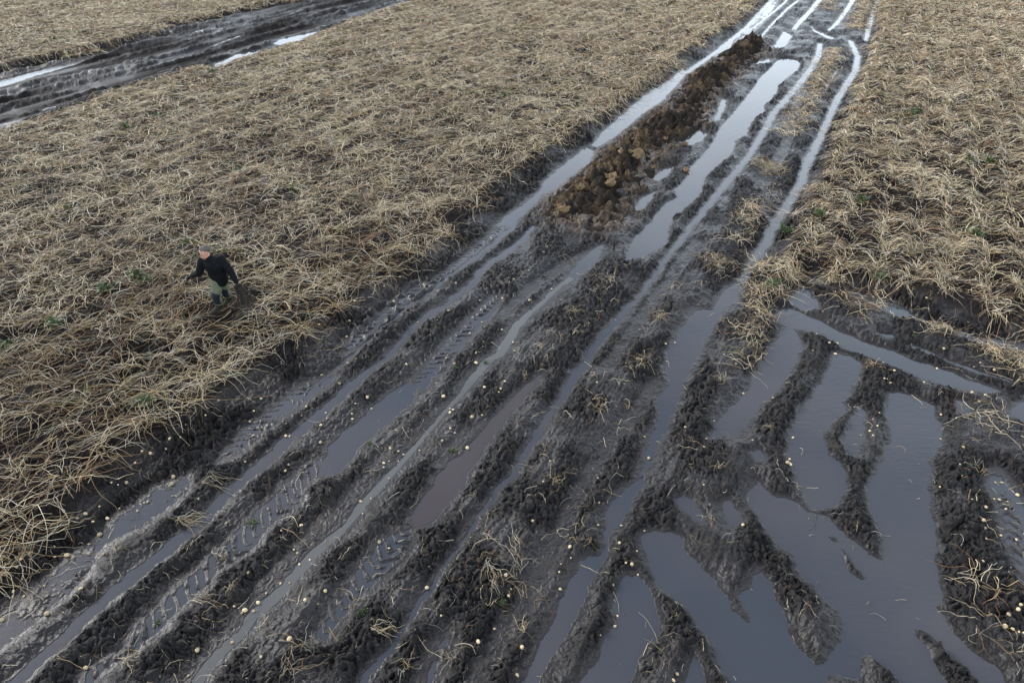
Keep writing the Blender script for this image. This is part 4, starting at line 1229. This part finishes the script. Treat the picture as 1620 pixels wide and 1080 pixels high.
body = [capsule(J['hip'], J['waist'], 0.125, 0.12, flat=(FRONT, 0.75)), capsule(J['waist'], J['chest'], 0.12, 0.145, flat=(FRONT, 0.72)), capsule(J['chest'], mid('chest', 'neck', 0.7), 0.14, 0.07, flat=(FRONT, 0.75)),
        capsule(mid('chest', 'neck', 0.6), hp_ - upv * 0.03, 0.060, 0.055), capsule(hp_ - upv * 0.035 + fdir * 0.028, hp_ + upv * 0.045 - fdir * 0.012, 0.068, 0.088, flat=(lat, 0.88)),
        capsule(hp_ + fdir * 0.085 + upv * 0.022, hp_ + fdir * 0.108 - upv * 0.012, 0.010, 0.016, 10), capsule(hp_ + fdir * 0.055 - upv * 0.082, hp_ + fdir * 0.07 - upv * 0.075, 0.032, 0.028, 12)]
for nm, S_ in (('l', 1), ('r', -1)):
    body += [capsule(V3['chest'] + (V3[nm + 's'] - V3['chest']) * 0.3, J[nm + 's'], 0.07, 0.06), capsule(J[nm + 's'], J[nm + 'e'], 0.058, 0.042), capsule(J[nm + 'e'], J[nm + 'w'], 0.040, 0.028)] + hand(nm, 0.0, S_)
    body += [capsule(J[nm + 'hip'], J[nm + 'k'], 0.088, 0.056), capsule(J[nm + 'k'], J[nm + 'a'], 0.056, 0.040), capsule(J[nm + 'a'], J[nm + 't'], 0.036, 0.030)]
    body.append(capsule(hp_ + lat * S_ * 0.078 - upv * 0.008 - fdir * 0.01, hp_ + lat * S_ * 0.083 + upv * 0.028 - fdir * 0.018, 0.012, 0.016, 8))
person = blend('person', body, M_SKIN, None, 0.009, 3)
person.location = (FOOT[0], FOOT[1], FZ)
person['label'] = 'man in black jacket and sage trousers striding through dead haulm, looking down'
person['category'] = 'person'

jk = [capsule(V3['hip'] + (0, 0, -0.05), J['waist'], 0.185, 0.175, 24, (FRONT, 0.78)), capsule(J['waist'], J['chest'], 0.175, 0.20, 24, (FRONT, 0.76)), capsule(J['chest'], mid('chest', 'neck', 0.75), 0.195, 0.085, 24, (FRONT, 0.8)),
      capsule(mid('chest', 'neck', 0.7), mid('neck', 'head', 0.15), 0.088, 0.078, 20)]
for nm in 'lr':
    e_ = V3[nm + 'e']
    jk += [capsule(V3['chest'] + (V3[nm + 's'] - V3['chest']) * 0.45 + (0, 0, 0.02), J[nm + 's'], 0.10, 0.088), capsule(J[nm + 's'], e_, 0.088, 0.070), capsule(e_, mid(nm + 'e', nm + 'w', 0.92), 0.068, 0.054)]
    # creases at the elbow and the cuff
    for t_, r_ in ((0.82, 0.081), (0.55, 0.084)):
        c_ = mid(nm + 's', nm + 'e', t_)
        jk.append(capsule(c_, c_ + (e_ - V3[nm + 's']) * 0.05, r_, r_ - 0.006))
for z_, r_ in ((0.0, 0.19), (0.35, 0.187), (0.75, 0.196)):
    c_ = mid('hip', 'waist', z_)
    jk.append(capsule(c_ - (0, 0, .01), c_ + (0.01, 0, .012), r_, r_, 24, (FRONT, 0.78)))
blend('jacket', jk, M_JACKET, person, 0.011, 4)
col_ = [capsule(mid('chest', 'neck', 0.86) + 0.085 * np.array([math.cos(t), math.sin(t), 0.12 * math.sin(t)]), mid('chest', 'neck', 0.86) + 0.085 * np.array([math.cos(t + .45), math.sin(t + .45), 0.12 * math.sin(t + .45)]) + (0, 0, 0.004), 0.026, 0.026, 10) for t in np.arange(0, 6.3, 0.4)]
blend('collar', col_, M_JACKET, person, 0.009, 2)
for nm, S_ in (('l', 1), ('r', -1)):
    blend('glove', hand(nm, 0.006, S_), M_GLOVE, person, 0.005, 2)
tr = [capsule(J['hip'], V3['hip'] + (0, 0, -0.04), 0.15, 0.145, 22, (FRONT, 0.85))]
for nm in 'lr':
    kn = V3[nm + 'k']
    tr += [capsule(J[nm + 'hip'], kn, 0.122, 0.088), capsule(kn, mid(nm + 'k', nm + 'a', 0.62), 0.088, 0.082)]
    tr.append(capsule(mid(nm + 'hip', nm + 'k', 0.5) + lat * (0.07 if nm == 'l' else -0.07), mid(nm + 'hip', nm + 'k', 0.7) + lat * (0.06 if nm == 'l' else -0.06), 0.06, 0.055))
blend('trousers', tr, M_TROUSER, person, 0.011, 3)
for nm in 'lr':
    kn = V3[nm + 'k']
    kp = [capsule(mid(nm + 'hip', nm + 'k', 0.86) + FRONT * 0.016, kn + FRONT * 0.02, 0.094, 0.088), capsule(kn + FRONT * 0.02, mid(nm + 'k', nm + 'a', 0.50) + FRONT * 0.012, 0.088, 0.080)]
    blend('knee_panel', kp, M_KNEE, person, 0.011, 2)
    bt = [capsule(mid(nm + 'k', nm + 'a', 0.50), mid(nm + 'k', nm + 'a', 0.9), 0.086, 0.066), capsule(J[nm + 'a'], (V3[nm + 'a'] + V3[nm + 't']) / 2, 0.064, 0.056), capsule((V3[nm + 'a'] + V3[nm + 't']) / 2, V3[nm + 't'], 0.054, 0.048, flat=((0, 0, 1), 0.8))]
    blend('boot', bt, M_BOOT, person, 0.010, 2)
c_, ax = mid('ls', 'le', 0.62), V3['le'] - V3['ls']
ax /= np.linalg.norm(ax)
sv, sq_ = [], []
a_ = np.cross(ax, FRONT)
a_ /= np.linalg.norm(a_)
b2 = np.cross(ax, a_)
for k in range(24):
    an = 2 * math.pi * k / 24
    for h_, r_ in ((-0.011, 0.0895), (0.011, 0.0885)):
        sv.append(c_ + ax * h_ + (a_ * math.cos(an) + b2 * math.sin(an)) * r_)
for k in range(24):
    if k < 9:
        sq_.append((2 * k, 2 * ((k + 1) % 24), 2 * ((k + 1) % 24) + 1, 2 * k + 1))
link('sleeve_stripe', mesh('sleeve_stripe', np.array(sv), sq_, mats=[M_STRIPE]), parent=person)
# what he drags along: a muddy uprooted plant hanging from the trailing hand
mh = Mat()
nb = 90
hw_ = V3['lw'] * 0.2 + V3['lh'] * 0.8 + np.array([FOOT[0], FOOT[1], FZ])
mh.add(stems(np.full(nb, hw_[0]) + rng.normal(0, 0.03, nb), np.full(nb, hw_[1]) + rng.normal(0, 0.03, nb), rng.normal(1.9, 0.9, nb), rng.uniform(0.12, 0.34, nb), 8, rng.uniform(0.3, 1.0, nb),
             rng.uniform(-0.05, 0.05, nb), rng.uniform(0.006, 0.016, nb), np.array([(0.020, 0.014, 0.010)]) * rng.uniform(0.6, 2.4, (nb, 1)), True, hw_[2], np.zeros(nb), False))
vv = mh.v[0].reshape(nb, 8, 3, 3)
run = np.linspace(0, 1, 8)[None, :, None]
vv[..., 2] -= run * rng.uniform(0.25, 0.55, (nb, 1, 1)) + 0.03
mh.v[0] = vv.reshape(-1, 3)
link('haulm_bundle', mh.make('haulm_bundle', hw_), 'dark muddy bundle of haulm trailing from the hand of the walking man', 'haulm bundle', loc=hw_)

# hair cap, ears, eyes, mouth
def ellipsoid(name, c, rad, m, parent, axis=None, seg=14, cut=None, rough=0.0):
    nu, nv = seg, seg // 2 + 2
    p, q = [], []
    for i in range(nv + 1):
        a = math.pi * (i / nv - 0.5)
        for k in range(nu):
            b_ = 2 * math.pi * k / nu
            p.append((math.cos(a) * math.cos(b_), math.cos(a) * math.sin(b_), math.sin(a)))
    p = np.array(p)
    dn_ = 1 + rough * gnoise(p[:, 0] * 4 + 3, p[:, 1] * 4 + p[:, 2] * 3, 9)
    p = p * np.array(rad) * dn_[:, None]
    if axis is not None:
        z = np.array(axis) / np.linalg.norm(axis)
        x = np.cross((0, 0, 1), z)
        x = x / np.linalg.norm(x) if np.linalg.norm(x) > 1e-3 else np.array((1, 0, 0))
        y = np.cross(z, x)
        p = p[:, :1] * x + p[:, 1:2] * y + p[:, 2:] * z
    for i in range(nv):
        for k in range(nu):
            q.append((i * nu + k, i * nu + (k + 1) % nu, (i + 1) * nu + (k + 1) % nu, (i + 1) * nu + k))
    return link(name, mesh(name, p + np.array(c), q, mats=[m]), parent=parent)
hc = hp_ + upv * 0.062 - fdir * 0.052
ellipsoid('hair', hc, (0.088, 0.102, 0.068), M_HAIR, person, upv * 0.8 - fdir * 0.55, 20, rough=0.14)
for sg in (1, -1):
    ellipsoid('eye', hp_ + fdir * 0.088 + lat * sg * 0.032 + upv * 0.022, (0.011, 0.011, 0.008), M_GLOVE, person, None, 8)
ellipsoid('mouth', hp_ + fdir * 0.097 - upv * 0.048, (0.02, 0.02, 0.007), simple('lips', (0.3, 0.12, 0.1)), person, None, 8)
